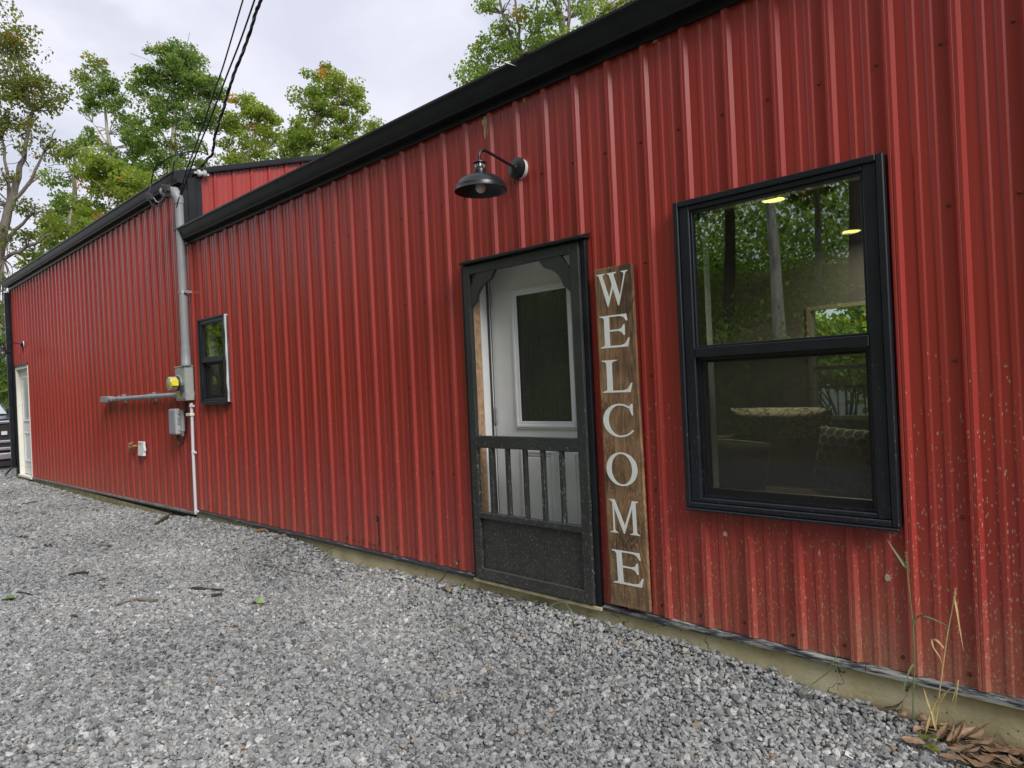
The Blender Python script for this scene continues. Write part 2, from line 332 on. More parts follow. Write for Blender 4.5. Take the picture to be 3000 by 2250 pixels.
def pillow_pattern(name, kind):
    m, t, b = mat(name); tcn = N(t, 'ShaderNodeTexCoord'); b.inputs['Roughness'].default_value = .95
    if kind == 'hex':
        # honeycomb print: cells of a triangular lattice
        sp = N(t, 'ShaderNodeSeparateXYZ'); L(t, tcn.outputs['Object'], sp.inputs[0])
        s = 15.0
        def lat(ox, oz):
            fx = math_node(t, 'SUBTRACT', math_node(t, 'FRACT', math_node(t, 'ADD', math_node(t, 'MULTIPLY', sp.outputs['X'], s), ox + 20.0)), .5)
            fz = math_node(t, 'SUBTRACT', math_node(t, 'FRACT', math_node(t, 'ADD', math_node(t, 'MULTIPLY', sp.outputs['Z'], s / 1.732), oz + 20.0)), .5)
            fz = math_node(t, 'MULTIPLY', fz, 1.732)
            return math_node(t, 'SQRT', math_node(t, 'ADD', math_node(t, 'MULTIPLY', fx, fx), math_node(t, 'MULTIPLY', fz, fz)))
        d = math_node(t, 'MINIMUM', lat(0, 0), lat(.5, .5))
        f = math_node(t, 'GREATER_THAN', d, .43)
        mixc = N(t, 'ShaderNodeMixRGB'); L(t, f, mixc.inputs[0]); mixc.inputs[1].default_value = (.05, .045, .06, 1); mixc.inputs[2].default_value = (.42, .38, .27, 1)
    else:
        dn = N(t, 'ShaderNodeTexNoise', i_Scale=9.0, i_Detail=2.0); L(t, tcn.outputs['Object'], dn.inputs['Vector'])
        dm = N(t, 'ShaderNodeMixRGB', blend_type='LINEAR_LIGHT'); dm.inputs[0].default_value = .09; L(t, tcn.outputs['Object'], dm.inputs[1]); L(t, dn.outputs['Color'], dm.inputs[2])
        ve = N(t, 'ShaderNodeTexVoronoi', i_Scale=13.0, feature='DISTANCE_TO_EDGE'); L(t, dm.outputs[0], ve.inputs['Vector'])
        vb = N(t, 'ShaderNodeTexVoronoi', i_Scale=22.0); L(t, dm.outputs[0], vb.inputs['Vector'])
        f = math_node(t, 'MAXIMUM', math_node(t, 'LESS_THAN', ve.outputs['Distance'], .055), math_node(t, 'LESS_THAN', vb.outputs['Distance'], .26))
        mixc = N(t, 'ShaderNodeMixRGB'); L(t, f, mixc.inputs[0]); mixc.inputs[1].default_value = (.66, .60, .46, 1); mixc.inputs[2].default_value = (.10, .075, .05, 1)
    L(t, mixc.outputs[0], b.inputs['Base Color'])
    return m

M = dict(
    red=red_metal(), black=flat('black_painted_steel', (.010, .012, .016), .40, var=.45, vscale=5, spec=.35, bump=.05, bscale=3),
    vinyl=dirty('black_window_vinyl', (.010, .012, .019), .38, .14), doorpaint=dirty('charcoal_door_paint', (.030, .033, .032), .42, .5),
    base=worn_flashing(), concrete=concrete(), core=flat('dark_sheathing', (.02, .018, .016), .9),
    drywall=flat('cream_drywall', (.60, .53, .36), .8), floor=flat('brown_floor_boards', (.10, .07, .05), .5, var=.3), 
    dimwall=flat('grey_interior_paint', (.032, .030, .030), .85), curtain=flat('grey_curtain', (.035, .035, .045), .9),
    roof=flat('black_roof_steel', (.016, .018, .022), .4), white=flat('white_door_paint', (.84, .85, .86), .4, var=.04),
    trimwhite=flat('white_trim', (.66, .66, .65), .5), cream=flat('cream_jamb', (.77, .75, .66), .55), bare=flat('bare_wood', (.42, .27, .15), .8, var=.35, vscale=30),
    steel=flat('galvanised_steel', (.55, .56, .57), .38, .8, var=.15), greybox=flat('grey_enamel_box', (.33, .36, .345), .45, var=.05),
    pvc=flat('grey_pvc', (.27, .285, .30), .45, var=.08), nid=flat('grey_plastic', (.34, .355, .38), .45), palepvc=flat('pale_grey_pvc', (.62, .62, .65), .45),
    whiteplastic=flat('white_plastic', (.80, .81, .80), .4), creamplastic=flat('cream_plastic', (.76, .74, .60), .5), yellow=flat('yellow_sticker', (.85, .70, .03), .5), redprint=flat('red_print', (.5, .05, .04), .5),
    meterglass=glass('meter_glass', .06, (.93, .93, .78)), meterface=flat('meter_face', (.70, .66, .42), .5), darkplastic=flat('dark_plastic', (.03, .03, .033), .5),
    brass=flat('old_brass', (.42, .25, .10), .45, .6, var=.3, vscale=60), wire=flat('black_wire', (.012, .012, .013), .5), greywire=flat('grey_wire', (.35, .36, .38), .45, .5), porcelain=flat('porcelain', (.60, .62, .62), .25),
    lampblack=flat('black_lamp_enamel', (.012, .013, .016), .33), bulb=flat('frosted_bulb', (.75, .68, .62), .35), bracketwhite=flat('white_gasket', (.78, .78, .76), .6),
    glass=glass('window_glass', .19), glassdoor=glass('door_glass', .05), screen=screen_mesh('insect_screen', .64, (.016, .014, .013)), doorscreen=screen_mesh('door_screen', .945, (.12, .125, .13)),
    lightdisc=emit('warm_lamp', (1.0, .80, .10), 2.2), sofa=flat('brown_sofa_cloth', (.075, .042, .03), .95, var=.3), hexp=pillow_pattern('honeycomb_cloth', 'hex'), vinep=pillow_pattern('vine_cloth', 'vine'), darkcloth=flat('dark_green_cloth', (.03, .04, .04), .95), piping=flat('cream_piping', (.5, .45, .3), .9),
    sign=wood('stained_board', (.21, .120, .058), (.36, .23, .125), (.062, .038, .022)), letter=flat('white_letter_paint', (.76, .79, .76), .6, var=.06, vscale=40),
    stone=stone_mat(), ground=ground_mat(), litter=litter_mat(), soil=flat('dark_soil', (.055, .04, .025), 1.0, var=.5, vscale=25, bump=.8, bscale=40),
    bark=bark_mat('grey_bark', (.20, .175, .15)), darkbark=bark_mat('dark_bark', (.085, .07, .058)), palebark=bark_mat('pale_bark', (.42, .39, .34)), twig=bark_mat('twig_bark', (.06, .045, .035)),
    mud=flat('dried_mud', (.52, .42, .26), .95, var=.25, vscale=60), moss=flat('moss', (.10, .10, .03), 1.0, var=.4, vscale=80), paleleaf=flat('pale_dead_leaf', (.50, .49, .40), .8, var=.2, vscale=40),
    leafgreen=flat('fresh_leaf', (.09, .20, .03), .5, var=.3, vscale=50), leafpale=flat('pale_green_leaf', (.24, .34, .13), .5, var=.2, vscale=50), leafolive=flat('olive_leaf', (.10, .11, .02), .6, var=.4, vscale=50),
    leafbrown=flat('dry_brown_leaf', (.19, .115, .065), .75, var=.4, vscale=45), leaftan=flat('dry_tan_leaf', (.30, .20, .125), .75, var=.3, vscale=45), leafdark=flat('rotten_leaf', (.06, .035, .022), .8, var=.4, vscale=45),
    straw=flat('dry_straw', (.50, .38, .17), .8, var=.25, vscale=40), stalk=flat('green_stalk', (.16, .22, .10), .6, var=.2, vscale=40),
    tyre=flat('tyre_rubber', (.015, .015, .015), .9), navy=flat('navy_car_paint', (.008, .009, .035), .2), chrome=flat('chrome', (.75, .76, .80), .22, .75), dusty=flat('dusty_black_flashing', (.15, .155, .155), .6, var=.55, vscale=14), paletrim=flat('pale_wood_trim', (.075, .065, .05), .7), carglass=flat('windscreen', (.45, .52, .55), .08), headlight=flat('headlight_lens', (.7, .72, .75), .1),  # windscreen: pale base colour stands in for sky reflected in the glass
    olive=leaf_mat('olive_leaves', [(0, (.06, .08, .02)), (.5, (.115, .14, .04)), (.86, (.18, .20, .06)), (.9, (.30, .13, .05)), (1, (.34, .16, .07))]),
    mid=leaf_mat('mid_leaves', [(0, (.06, .10, .025)), (.5, (.125, .19, .045)), (.93, (.21, .28, .07)), (.95, (.30, .13, .04)), (1, (.34, .15, .06))]),
    light=leaf_mat('light_leaves', [(0, (.085, .125, .03)), (.5, (.18, .235, .05)), (.90, (.27, .32, .08)), (.92, (.30, .13, .04)), (1, (.38, .17, .07))]),
    dark=leaf_mat('dark_leaves', [(0, (.055, .09, .03)), (.5, (.125, .19, .06)), (.98, (.22, .29, .10)), (1, (.25, .12, .05))]),
    rust=leaf_mat('rust_leaves', [(0, (.075, .12, .03)), (.5, (.165, .225, .05)), (.82, (.24, .29, .075)), (.84, (.32, .13, .045)), (1, (.42, .17, .07))]),
    fern=leaf_mat('fern_leaves', [(0, (.05, .09, .018)), (.5, (.11, .19, .035)), (.85, (.18, .27, .05)), (1, (.26, .17, .07))]),
)

# ------------------------------------------------------------------ mesh helpers
class MB:
    def __init__(s): s.v = []; s.f = []
    def add(s, vs, fs):
        o = len(s.v); s.v += [tuple(map(float, p)) for p in vs]; s.f += [tuple(i + o for i in f) for f in fs]; return s
    def box(s, a, b):
        (x0, y0, z0), (x1, y1, z1) = a, b
        if x0 > x1: x0, x1 = x1, x0
        if y0 > y1: y0, y1 = y1, y0
        if z0 > z1: z0, z1 = z1, z0
        return s.add([(x0, y0, z0), (x1, y0, z0), (x1, y1, z0), (x0, y1, z0), (x0, y0, z1), (x1, y0, z1), (x1, y1, z1), (x0, y1, z1)],
                     [(0, 3, 2, 1), (4, 5, 6, 7), (0, 1, 5, 4), (1, 2, 6, 5), (2, 3, 7, 6), (3, 0, 4, 7)])
    def hexa(s, p):   # eight corners, bottom four then top four, counter-clockwise from above
        return s.add(p, [(0, 3, 2, 1), (4, 5, 6, 7), (0, 1, 5, 4), (1, 2, 6, 5), (2, 3, 7, 6), (3, 0, 4, 7)])
    def tube(s, pts, r, seg=8, cap=True):
        pts = [Vector(p) for p in pts]; n = len(pts)
        rs = [r] * n if isinstance(r, (int, float)) else list(r)
        rings = []; prev = None
        for i, p in enumerate(pts):
            d = (pts[min(i + 1, n - 1)] - pts[max(i - 1, 0)]).normalized()
            if prev is None:
                a = d.orthogonal().normalized()
            else:
                a = (prev - d * prev.dot(d)).normalized()
            prev = a; b = d.cross(a)
            rings.append([p + (a * math.cos(2 * math.pi * k / seg) + b * math.sin(2 * math.pi * k / seg)) * rs[i] for k in range(seg)])
        vs = [q for rg in rings for q in rg]; fs = []
        for i in range(n - 1):
            for k in range(seg):
                k2 = (k + 1) % seg
                fs.append((i * seg + k, i * seg + k2, (i + 1) * seg + k2, (i + 1) * seg + k))
        if cap:
            fs.append(tuple(range(seg))[::-1]); fs.append(tuple((n - 1) * seg + k for k in range(seg)))
        return s.add(vs, fs)
    def lathe(s, prof, o, ax=(0, 0, 1), seg=24, closed=False):
        ax = Vector(ax).normalized(); a = ax.orthogonal().normalized(); b = ax.cross(a); o = Vector(o)
        vs = []; fs = []
        for r, h in prof:
            for k in range(seg):
                t = 2 * math.pi * k / seg
                vs.append(o + ax * h + (a * math.cos(t) + b * math.sin(t)) * r)
        n = len(prof)
        for i in range(n - 1):
            for k in range(seg):
                k2 = (k + 1) % seg
                fs.append((i * seg + k, i * seg + k2, (i + 1) * seg + k2, (i + 1) * seg + k))
        if not closed:
            if prof[0][0] > 1e-5: fs.append(tuple(range(seg))[::-1])
            if prof[-1][0] > 1e-5: fs.append(tuple((n - 1) * seg + k for k in range(seg)))
        return s.add(vs, fs)
    def extrude(s, prof, a, b, to3, caps=True):   # 2D profile swept from a to b; to3(u, v, w)
        n = len(prof)
        vs = [to3(u, v, a) for u, v in prof] + [to3(u, v, b) for u, v in prof]
        fs = [(i, (i + 1) % n, n + (i + 1) % n, n + i) for i in range(n)]
        if caps:
            tri = tessellate_polygon([[Vector((u, v, 0)) for u, v in prof]])
            fs += [tuple(t) for t in tri] + [tuple(n + i for i in t[::-1]) for t in tri]
        return s.add(vs, fs)
    def build(s, name, m, parent=None, bevel=0.0, smooth=False, seg=1):
        me = bpy.data.meshes.new(name); me.from_pydata(s.v, [], s.f); me.update()
        me.materials.append(M[m] if isinstance(m, str) else m)
        if smooth:
            me.polygons.foreach_set('use_smooth', [True] * len(me.polygons))
        o = bpy.data.objects.new(name, me); col.objects.link(o)
        if parent is not None: o.parent = parent
        if smooth:
            try:
                me.set_sharp_from_angle(angle=math.radians(40))
            except Exception: pass
        if bevel:
            md = o.modifiers.new('bevel', 'BEVEL'); md.width = bevel; md.segments = seg; md.limit_method = 'ANGLE'; md.angle_limit = math.radians(40)
            md.harden_normals = False
        import bmesh
        bm = bmesh.new(); bm.from_mesh(me); bmesh.ops.recalc_face_normals(bm, faces=bm.faces); bm.to_mesh(me); bm.free()
        return o
def tag(o, label=None, cat=None, group=None, kind=None):
    for k, v in (('label', label), ('category', cat), ('group', group), ('kind', kind)):
        if v: o[k] = v
    return o
def empty(name, loc=(0, 0, 0), rz=0.0, parent=None):
    o = bpy.data.objects.new(name, None); col.objects.link(o); o.location = loc; o.rotation_euler = (0, 0, rz)
    o.empty_display_size = .1
    if parent is not None: o.parent = parent
    return o
def copy_tree(o, parent=None):
    c = o.copy(); col.objects.link(c); c.parent = parent
    for ch in list(o.children): copy_tree(ch, c)
    return c
def fast_mesh(name, V, F, m, parent=None, tone=None, smooth=False):
    me = bpy.data.meshes.new(name)
    V = np.asarray(V, np.float32); F = np.asarray(F, np.int32); k = F.shape[1]
    me.vertices.add(len(V)); me.vertices.foreach_set('co', V.ravel())
    me.loops.add(F.size); me.loops.foreach_set('vertex_index', F.ravel())
    me.polygons.add(len(F)); me.polygons.foreach_set('loop_start', np.arange(0, F.size, k, dtype=np.int32))
    if smooth: me.polygons.foreach_set('use_smooth', np.ones(len(F), bool))
    me.update(calc_edges=True)
    if tone is not None:
        at = me.attributes.new('tone', 'FLOAT', 'FACE'); at.data.foreach_set('value', np.asarray(tone, np.float32))
    me.materials.append(M[m])
    o = bpy.data.objects.new(name, me); col.objects.link(o)
    if parent is not None: o.parent = parent
    return o

import zlib
def hash_name(s): return zlib.crc32(s.encode())

# ------------------------------------------------------------------ ground
WALL_G = [(-40, -.25), (-13.8, -.205), (-11.3, -.205), (-9.5, -.215), (-8.0, -.22), (-6.4, -.185), (-5.4, -.165), (-4.5, -.10), (-3.5, -.072), (-2.55, -.045), (-1.9, -.075), (-1.6, -.14), (-1.18, -.155), (-.7, -.12), (-.15, -.108), (.7, -.09), (1.2, -.097), (1.75, -.098), (2.05, -.118), (2.4, -.155), (2.6, -.172), (2.9, -.168), (3.2, -.195), (6, -.22), (40, -.25)]
_wx = np.array([p[0] for p in WALL_G]); _wz = np.array([p[1] for p in WALL_G])
def ground_z(x, y):
    x = np.asarray(x, float); y = np.asarray(y, float)
    w = np.interp(x, _wx, _wz) - .012
    t = np.clip(-y / .55, 0, 1); t = t * t * (3 - 2 * t)
    base = -.205 + .012 * np.sin(x * 1.7 + y * .9) * np.sin(y * 1.3 - x * .4)
    z = w * (1 - t) + base * t
    h = np.clip((-y - 7.5) / 3.0, 0, 1); h = h * h * (3 - 2 * h)
    z = z + h * ((np.clip(-y - 8.2, 0, 15) * .36 + np.clip(-y - 23.2, 0, 60) * .06) + .25 * np.sin(x * .5 + 1) + .2 * np.sin(x * 1.3 + y * .7))
    return z
def sheet(name, xs, ys, m, zf, kind='structure'):
    X, Y = np.meshgrid(xs, ys); Z = zf(X, Y)
    V = np.stack([X, Y, Z], -1).reshape(-1, 3); nx, ny = len(xs), len(ys)
    i = np.arange(ny - 1)[:, None] * nx + np.arange(nx - 1)[None]
    F = np.stack([i, i + 1, i + nx + 1, i + nx], -1).reshape(-1, 4)
    o = fast_mesh(name, V, F, m, smooth=True); tag(o, kind=kind); return o
xs = np.concatenate([np.linspace(-600, -60, 8), np.linspace(-50, -16, 12), np.linspace(-15, 6, 180), np.linspace(8, 60, 16), np.linspace(100, 600, 6)])
ys = np.concatenate([np.linspace(-7.6, -4.2, 10), np.linspace(-4, .0, 60), np.linspace(.3, 20, 10), np.linspace(60, 600, 6)])
sheet('ground', xs, ys, 'ground', ground_z)
sheet('hillside', np.concatenate([np.linspace(-400, -60, 8), np.linspace(-50, 50, 90), np.linspace(60, 400, 8)]), np.concatenate([np.linspace(-400, -70, 6), np.linspace(-60, -7.6, 60)]), 'litter', ground_z)

# ------------------------------------------------------------------ the two metal buildings
P = .2286
RIB = [(-.026, 0), (-.0125, .0185), (-.004, .0185), (-.001, .0168), (.002, .0185), (.0125, .0185), (.026, 0)]
MIN1 = [(.068, 0), (.076, .0042), (.092, .0042), (.100, 0)]
MIN2 = [(.1286, 0), (.1366, .0042), (.1526, .0042), (.1606, 0)]
def rib_profile(c0, n):
    """breakpoints (u, depth) of a sheet whose first rib is centred on c0 and that is n pitches wide"""
    out = [(c0 - .028, .0015)]
    for i in range(n):
        c = c0 + i * P
        for q in (RIB, MIN1, MIN2):
            for du, d in q: out.append((c + du, d + (.0015 if i == 0 and q is RIB else 0)))
    out.append((c0 + n * P - .0285, 0))
    return out
def metal_sheet(parent, prof, to3, zb, zt, holes=(), umin=-1e9, umax=1e9, m='red'):
    us = sorted(set([u for u, d in prof if umin < u < umax] + [u for h in holes for u in h[:2] if prof[0][0] < u < prof[-1][0]] + [u for u in (umin, umax) if prof[0][0] < u < prof[-1][0]]))
    pu = [p[0] for p in prof]; pd = [p[1] for p in prof]
    dep = lambda u: float(np.interp(u, pu, pd))
    mb = MB()
    for a, b in zip(us[:-1], us[1:]):
        if b - a < 1e-6: continue
        mid = (a + b) / 2
        cuts = sorted([(h[2], h[3]) for h in holes if h[0] - 1e-9 <= a and b <= h[1] + 1e-9])
        za, zb2 = zb(a), zb(b)
        segs = []; lo = None
        for c in cuts:
            segs.append((lo, c[0])); lo = c[1]
        segs.append((lo, None))
        for s0, s1 in segs:
            a0 = zb(a) if s0 is None else s0; b0 = zb(b) if s0 is None else s0
            a1 = zt(a) if s1 is None else s1; b1 = zt(b) if s1 is None else s1
            if a1 - a0 < .005 and b1 - b0 < .005: continue
            mb.add([to3(a, dep(a), a0), to3(b, dep(b), b0), to3(b, dep(b), b1), to3(a, dep(a), a1)], [(0, 1, 2, 3)])
    if not mb.f: return None
    me = mb.build('wall_panel', m, parent)
    return me
def wall_core(parent, x0, x1, y0, y1, z0, z1, holes, m='core', name='wall'):
    mb = MB(); xs_ = sorted(set([x0, x1] + [h[0] for h in holes] + [h[1] for h in holes]))
    for a, b in zip(xs_[:-1], xs_[1:]):
        cuts = sorted([(h[2], h[3]) for h in holes if h[0] <= a + 1e-9 and b <= h[1] + 1e-9]); lo = z0
        for c0, c1 in cuts:
            if c0 - lo > .001: mb.box((a, y0, lo), (b, y1, c0))
            lo = c1
        if z1 - lo > .001: mb.box((a, y0, lo), (b, y1, z1))
    return mb.build(name, m, parent)

house = tag(empty('metal_building'), 'lower red ribbed metal building with the screen door and two black windows', 'building')
barn = tag(empty('metal_building', (-9, 0, 0)), 'taller red ribbed metal building behind the meter, with a white door at its far end', 'building')
BW = (1.83, 2.735, .64, 2.09); SW = (-4.09, -3.44, 1.225, 2.10); DR = (.235, 1.225, -.005, 2.055)
ywall = lambda u, d, z: (u, -d, z)
zb_r = lambda u: .016
c = .043 - 19 * P
metal_sheet(house, rib_profile(c - 4 * P, 4), ywall, zb_r, lambda u: 3.07, [SW], umin=-4.52)
for k in range(-19, 25, 4):
    metal_sheet(house, rib_profile(.043 + k * P, 4), ywall, zb_r, lambda u: 3.07, [BW, SW, DR], umax=5.76)
zbl = lambda u: -.02 + (u + 4.5) * .0107
bx = -9.0   # the barn's empty stands at its middle; its parts are built in barn space
for k in range(10):
    c0 = -4.70 - (k + 1) * 4 * P
    metal_sheet(barn, rib_profile(c0 - bx, 4), ywall, lambda u: zbl(u + bx), lambda u: 3.72, [(-13.36 - bx, -12.29 - bx, -.2, 2.05)], umin=-13.62 - bx)
metal_sheet(barn, rib_profile(-4.70 - bx, 4), ywall, lambda u: zbl(u + bx), lambda u: 3.72, umax=-4.525 - bx)
for k in range(6):   # gable wall above the lower roof
    metal_sheet(barn, rib_profile(.155 + k * 4 * P, 4), lambda u, d, z: (-4.5 - bx + d, u, z), lambda u: 2.9, lambda u: 3.79 + .306 * u, umin=.10, umax=4.95)
# screws in rows, too small to pick apart
mb = MB(); rows = (2.5, 1.871, 1.272, .671, .07)
for i in range(-20, 25):
    for z in rows:
        u = i * P
        if any(h[0] - .05 < u < h[1] + .05 and h[2] - .05 < z < h[3] + .05 for h in (BW, SW, DR)): continue
        u += random.uniform(-.004, .004); z2 = z + random.uniform(-.006, .006)
        mb.lathe([(.0085, 0), (.0085, .002), (.0048, .0025), (.0048, .007), (.003, .008)], (u, 0.0, z2), (0, -1, 0), 7)
tag(mb.build('screws', flat('red_screw_heads', (.16, .022, .02), .45), house), kind='stuff')
mb = MB()
for i in range(40):
    for z in rows:
        u = -4.75 - i * P - bx
        if u + bx < -13.6: continue
        mb.lathe([(.0085, 0), (.0085, .002), (.0048, .0025), (.0048, .007)], (u, 0.0, z), (0, -1, 0), 6)
tag(mb.build('screws', 'red', barn), kind='stuff')

wall_core(house, -4.5, 5.8, .004, .13, -.01, 3.0, [(1.86, 2.70, .665, 2.098), (-4.06, -3.47, 1.25, 2.07), (.235, 1.225, -.01, 2.055)])
wall_core(barn, -13.6 - bx, -4.5 - bx, .004, .13, -.12, 3.7, [(-13.36 - bx, -12.29 - bx, -.12, 2.05)])
MB().box((-4.5, 0.006, -.8), (5.8, .25, -.012)).build('foundation', 'concrete', house)
MB().hexa([(-13.62 - bx, .006, -.9), (-4.503 - bx, .006, -.8), (-4.503 - bx, .25, -.8), (-13.62 - bx, .25, -.9), (-13.62 - bx, .006, -.15), (-4.503 - bx, .006, -.054), (-4.503 - bx, .25, -.054), (-13.62 - bx, .25, -.15)]).build('foundation', 'concrete', barn)
def base_prof(mb, x0, x1, z0, z1):
    pr = [(.004, .006), (-.022, -.002), (-.026, -.008), (-.026, -.026), (-.020, -.031), (-.016, -.031), (.004, -.020)]
    n = len(pr)
    vs = [(x0, y, z0 + z) for y, z in pr] + [(x1, y, z1 + z) for y, z in pr]
    fs = [(i, (i + 1) % n, n + (i + 1) % n, n + i) for i in range(n)] + [tuple(range(n)), tuple(range(n, 2 * n))[::-1]]
    mb.add(vs, fs)
def bf(x0, x1, z0=.010, z1=.010, p=house):
    mb = MB(); base_prof(mb, x0, x1, z0, z1); mb.build('base_flashing', 'base' if p is house else 'dusty', p)
bf(-4.5, -1.4); bf(-1.397, .205); bf(1.24, 2.6); bf(2.603, 5.8)
for a, b in ((-13.62, -10.6), (-10.597, -7.55), (-7.547, -4.503)):
    if a < -13: a = -12.27
    bf(a - bx, b - bx, zbl(a) - .004, zbl(b) - .004, barn)
# gutters
GP = [(-.004, 3.03), (-.086, 3.03), (-.090, 3.045), (-.098, 3.060), (-.106, 3.085), (-.118, 3.132), (-.124, 3.140), (-.131, 3.144), (-.131, 3.158), (-.118, 3.160), (-.116, 3.148), (-.004, 3.148)]
def gutter(x0, x1, p, dz0=0., dz1=0.):
    mb = MB(); n = len(GP)
    vs = [(x0, y, z + dz0) for y, z in GP] + [(x1, y, z + dz1) for y, z in GP]
    tri = [tuple(t) for t in tessellate_polygon([[Vector((y, z, 0)) for y, z in GP]])]
    mb.add(vs, [(i, (i + 1) % n, n + (i + 1) % n, n + i) for i in range(n)] + tri + [tuple(n + i for i in t[::-1]) for t in tri])
    return mb.build('gutter', 'black', p)
def joint(x, p, dz=0.):
    mb = MB(); n = len(GP); cy, cz = -.06, 3.09
    pr = [(cy + (y - cy) * 1.018, cz + (z - cz) * 1.018) for y, z in GP]
    vs = [(x, y, z + dz) for y, z in pr] + [(x + .055, y, z + dz) for y, z in pr]
    tri = [tuple(t) for t in tessellate_polygon([[Vector((y, z, 0)) for y, z in pr]])]
    mb.add(vs, [(i, (i + 1) % n, n + (i + 1) % n, n + i) for i in range(n)] + tri + [tuple(n + i for i in t[::-1]) for t in tri]); mb.build('gutter_joint', 'black', p)
for x in (-1.35, 1.72, 4.8): joint(x, house)
for x in (-10.6 - bx, -7.5 - bx): joint(x, barn, .6625)
gutter(-4.425, 5.86, house); gutter(-13.68 - bx, -4.37 - bx, barn, .675, .65)
MB().box((-4.42, -.030, 2.985), (5.8, -.002, 3.15)).build('eave_trim', 'black', house)  # added black trim; below the gutter it stands in for shade on the wall
MB().box((-13.62 - bx, -.030, 3.64), (-4.46 - bx, -.002, 3.81)).build('eave_trim', 'black', barn)
# roofs
mb = MB(); mb.hexa([(-4.49, -.06, 3.10), (5.86, -.06, 3.10), (5.86, 5.4, 4.12), (-4.49, 5.4, 4.12), (-4.49, -.06, 3.15), (5.86, -.06, 3.15), (5.86, 5.4, 4.17), (-4.49, 5.4, 4.17)]); mb.build('roof', 'roof', house)
mb = MB()
mb.hexa([(-13.72 - bx, -.08, 3.77), (-4.50 - bx, -.08, 3.77), (-4.50 - bx, 5.0, 5.325), (-13.72 - bx, 5.0, 5.325), (-13.72 - bx, -.08, 3.815), (-4.50 - bx, -.08, 3.815), (-4.50 - bx, 5.0, 5.37), (-13.72 - bx, 5.0, 5.37)])
mb.hexa([(-13.72 - bx, 5.002, 5.325), (-4.50 - bx, 5.002, 5.325), (-4.50 - bx, 10.1, 3.77), (-13.72 - bx, 10.1, 3.77), (-13.72 - bx, 5.002, 5.37), (-4.50 - bx, 5.002, 5.37), (-4.50 - bx, 10.1, 3.815), (-13.72 - bx, 10.1, 3.815)])
mb.build('roof', 'roof', barn)
mb = MB()
def rk(y0, y1, zo0, zo1, xa, xb):
    f = lambda y: 3.782 + .306 * (y if y < 5 else 10 - y)
    mb.hexa([(xa, y0, f(y0) + zo0), (xb, y0, f(y0) + zo0), (xb, y1, f(y1) + zo0), (xa, y1, f(y1) + zo0), (xa, y0, f(y0) + zo1), (xb, y0, f(y0) + zo1), (xb, y1, f(y1) + zo1), (xa, y1, f(y1) + zo1)])
rk(-.09, 5, .0, .012, -4.497 - bx, -4.436 - bx); rk(-.085, 5, .013, .072, -4.497 - bx, -4.446 - bx)
mb.build('rake_trim', 'black', barn, bevel=.004)
mb = MB(); mb.box((-4.497 - bx, .06, 2.9), (-4.472 - bx, .22, 3.80)); mb.box((-4.4975 - bx, .15, 2.9), (-4.468 - bx, .165, 3.80)); mb.box((-4.62 - bx, -.024, 2.9), (-4.47 - bx, .058, 3.64)); mb.build('corner_trim', 'black', barn, bevel=.003)  # last box: plain black strip on the front face beside the mast
mb = MB(); mb.box((-13.66 - bx, -.026, -.16), (-13.56 - bx, .08, 3.66)); mb.build('corner_trim', 'black', barn, bevel=.003)
mb = MB(); X0 = -13.70 - bx
mb.box((X0, -.10, .02), (X0 + .085, -.030, 3.60)); mb.box((X0 - .004, -.104, 1.0), (X0 + .089, -.028, 1.03)); mb.box((X0 - .004, -.104, 2.6), (X0 + .089, -.028, 2.63))
mb.hexa([(X0, -.22, -.14), (X0 + .085, -.22, -.14), (X0 + .085, -.10, .0), (X0, -.10, .0), (X0, -.19, -.06), (X0 + .085, -.19, -.06), (X0 + .085, -.06, .08), (X0, -.06, .08)])
mb.build('downspout', 'black', barn, bevel=.004)
# closing walls, floors and ceilings behind the fronts
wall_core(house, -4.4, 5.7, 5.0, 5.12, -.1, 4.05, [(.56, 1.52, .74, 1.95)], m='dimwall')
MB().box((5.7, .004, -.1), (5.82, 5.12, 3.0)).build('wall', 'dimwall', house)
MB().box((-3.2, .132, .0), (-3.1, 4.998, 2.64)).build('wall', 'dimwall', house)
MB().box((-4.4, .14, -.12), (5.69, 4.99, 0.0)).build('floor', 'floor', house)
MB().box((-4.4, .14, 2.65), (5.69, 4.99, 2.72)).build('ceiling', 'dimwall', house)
for lx, ly in ((1.29, 2.37), (1.25, 4.31)):
    lt = MB().lathe([(.105, 0), (.105, -.006), (.085, -.012), (.085, -.004), (.0, -.004)], (lx, ly, 2.65), (0, 0, 1), 28).build('ceiling_light', 'whiteplastic', house, smooth=True)
    MB().lathe([(.0, -.0055), (.084, -.0055), (.084, -.0045), (.0, -.0045)], (lx, ly, 2.65), (0, 0, 1), 28).build('light_disc', 'lightdisc', lt)
    ld = bpy.data.lights.new('ceiling_lamp', 'AREA'); ld.shape = 'DISK'; ld.size = .17; ld.energy = 36; ld.color = (1, .86, .6); lo = bpy.data.objects.new('ceiling_lamp', ld); col.objects.link(lo); lo.location = (lx, ly, 2.635)
wall_core(barn, -13.6 - bx, -4.52 - bx, 9.9, 10.0, -.12, 3.8, [], m='dimwall')
MB().box((-13.6 - bx, .14, -.12), (-13.48 - bx, 9.9, 3.75)).build('wall', 'red', barn)
MB().box((-4.62 - bx, .14, -.12), (-4.515 - bx, 9.9, 3.75)).build('wall', 'core', barn)

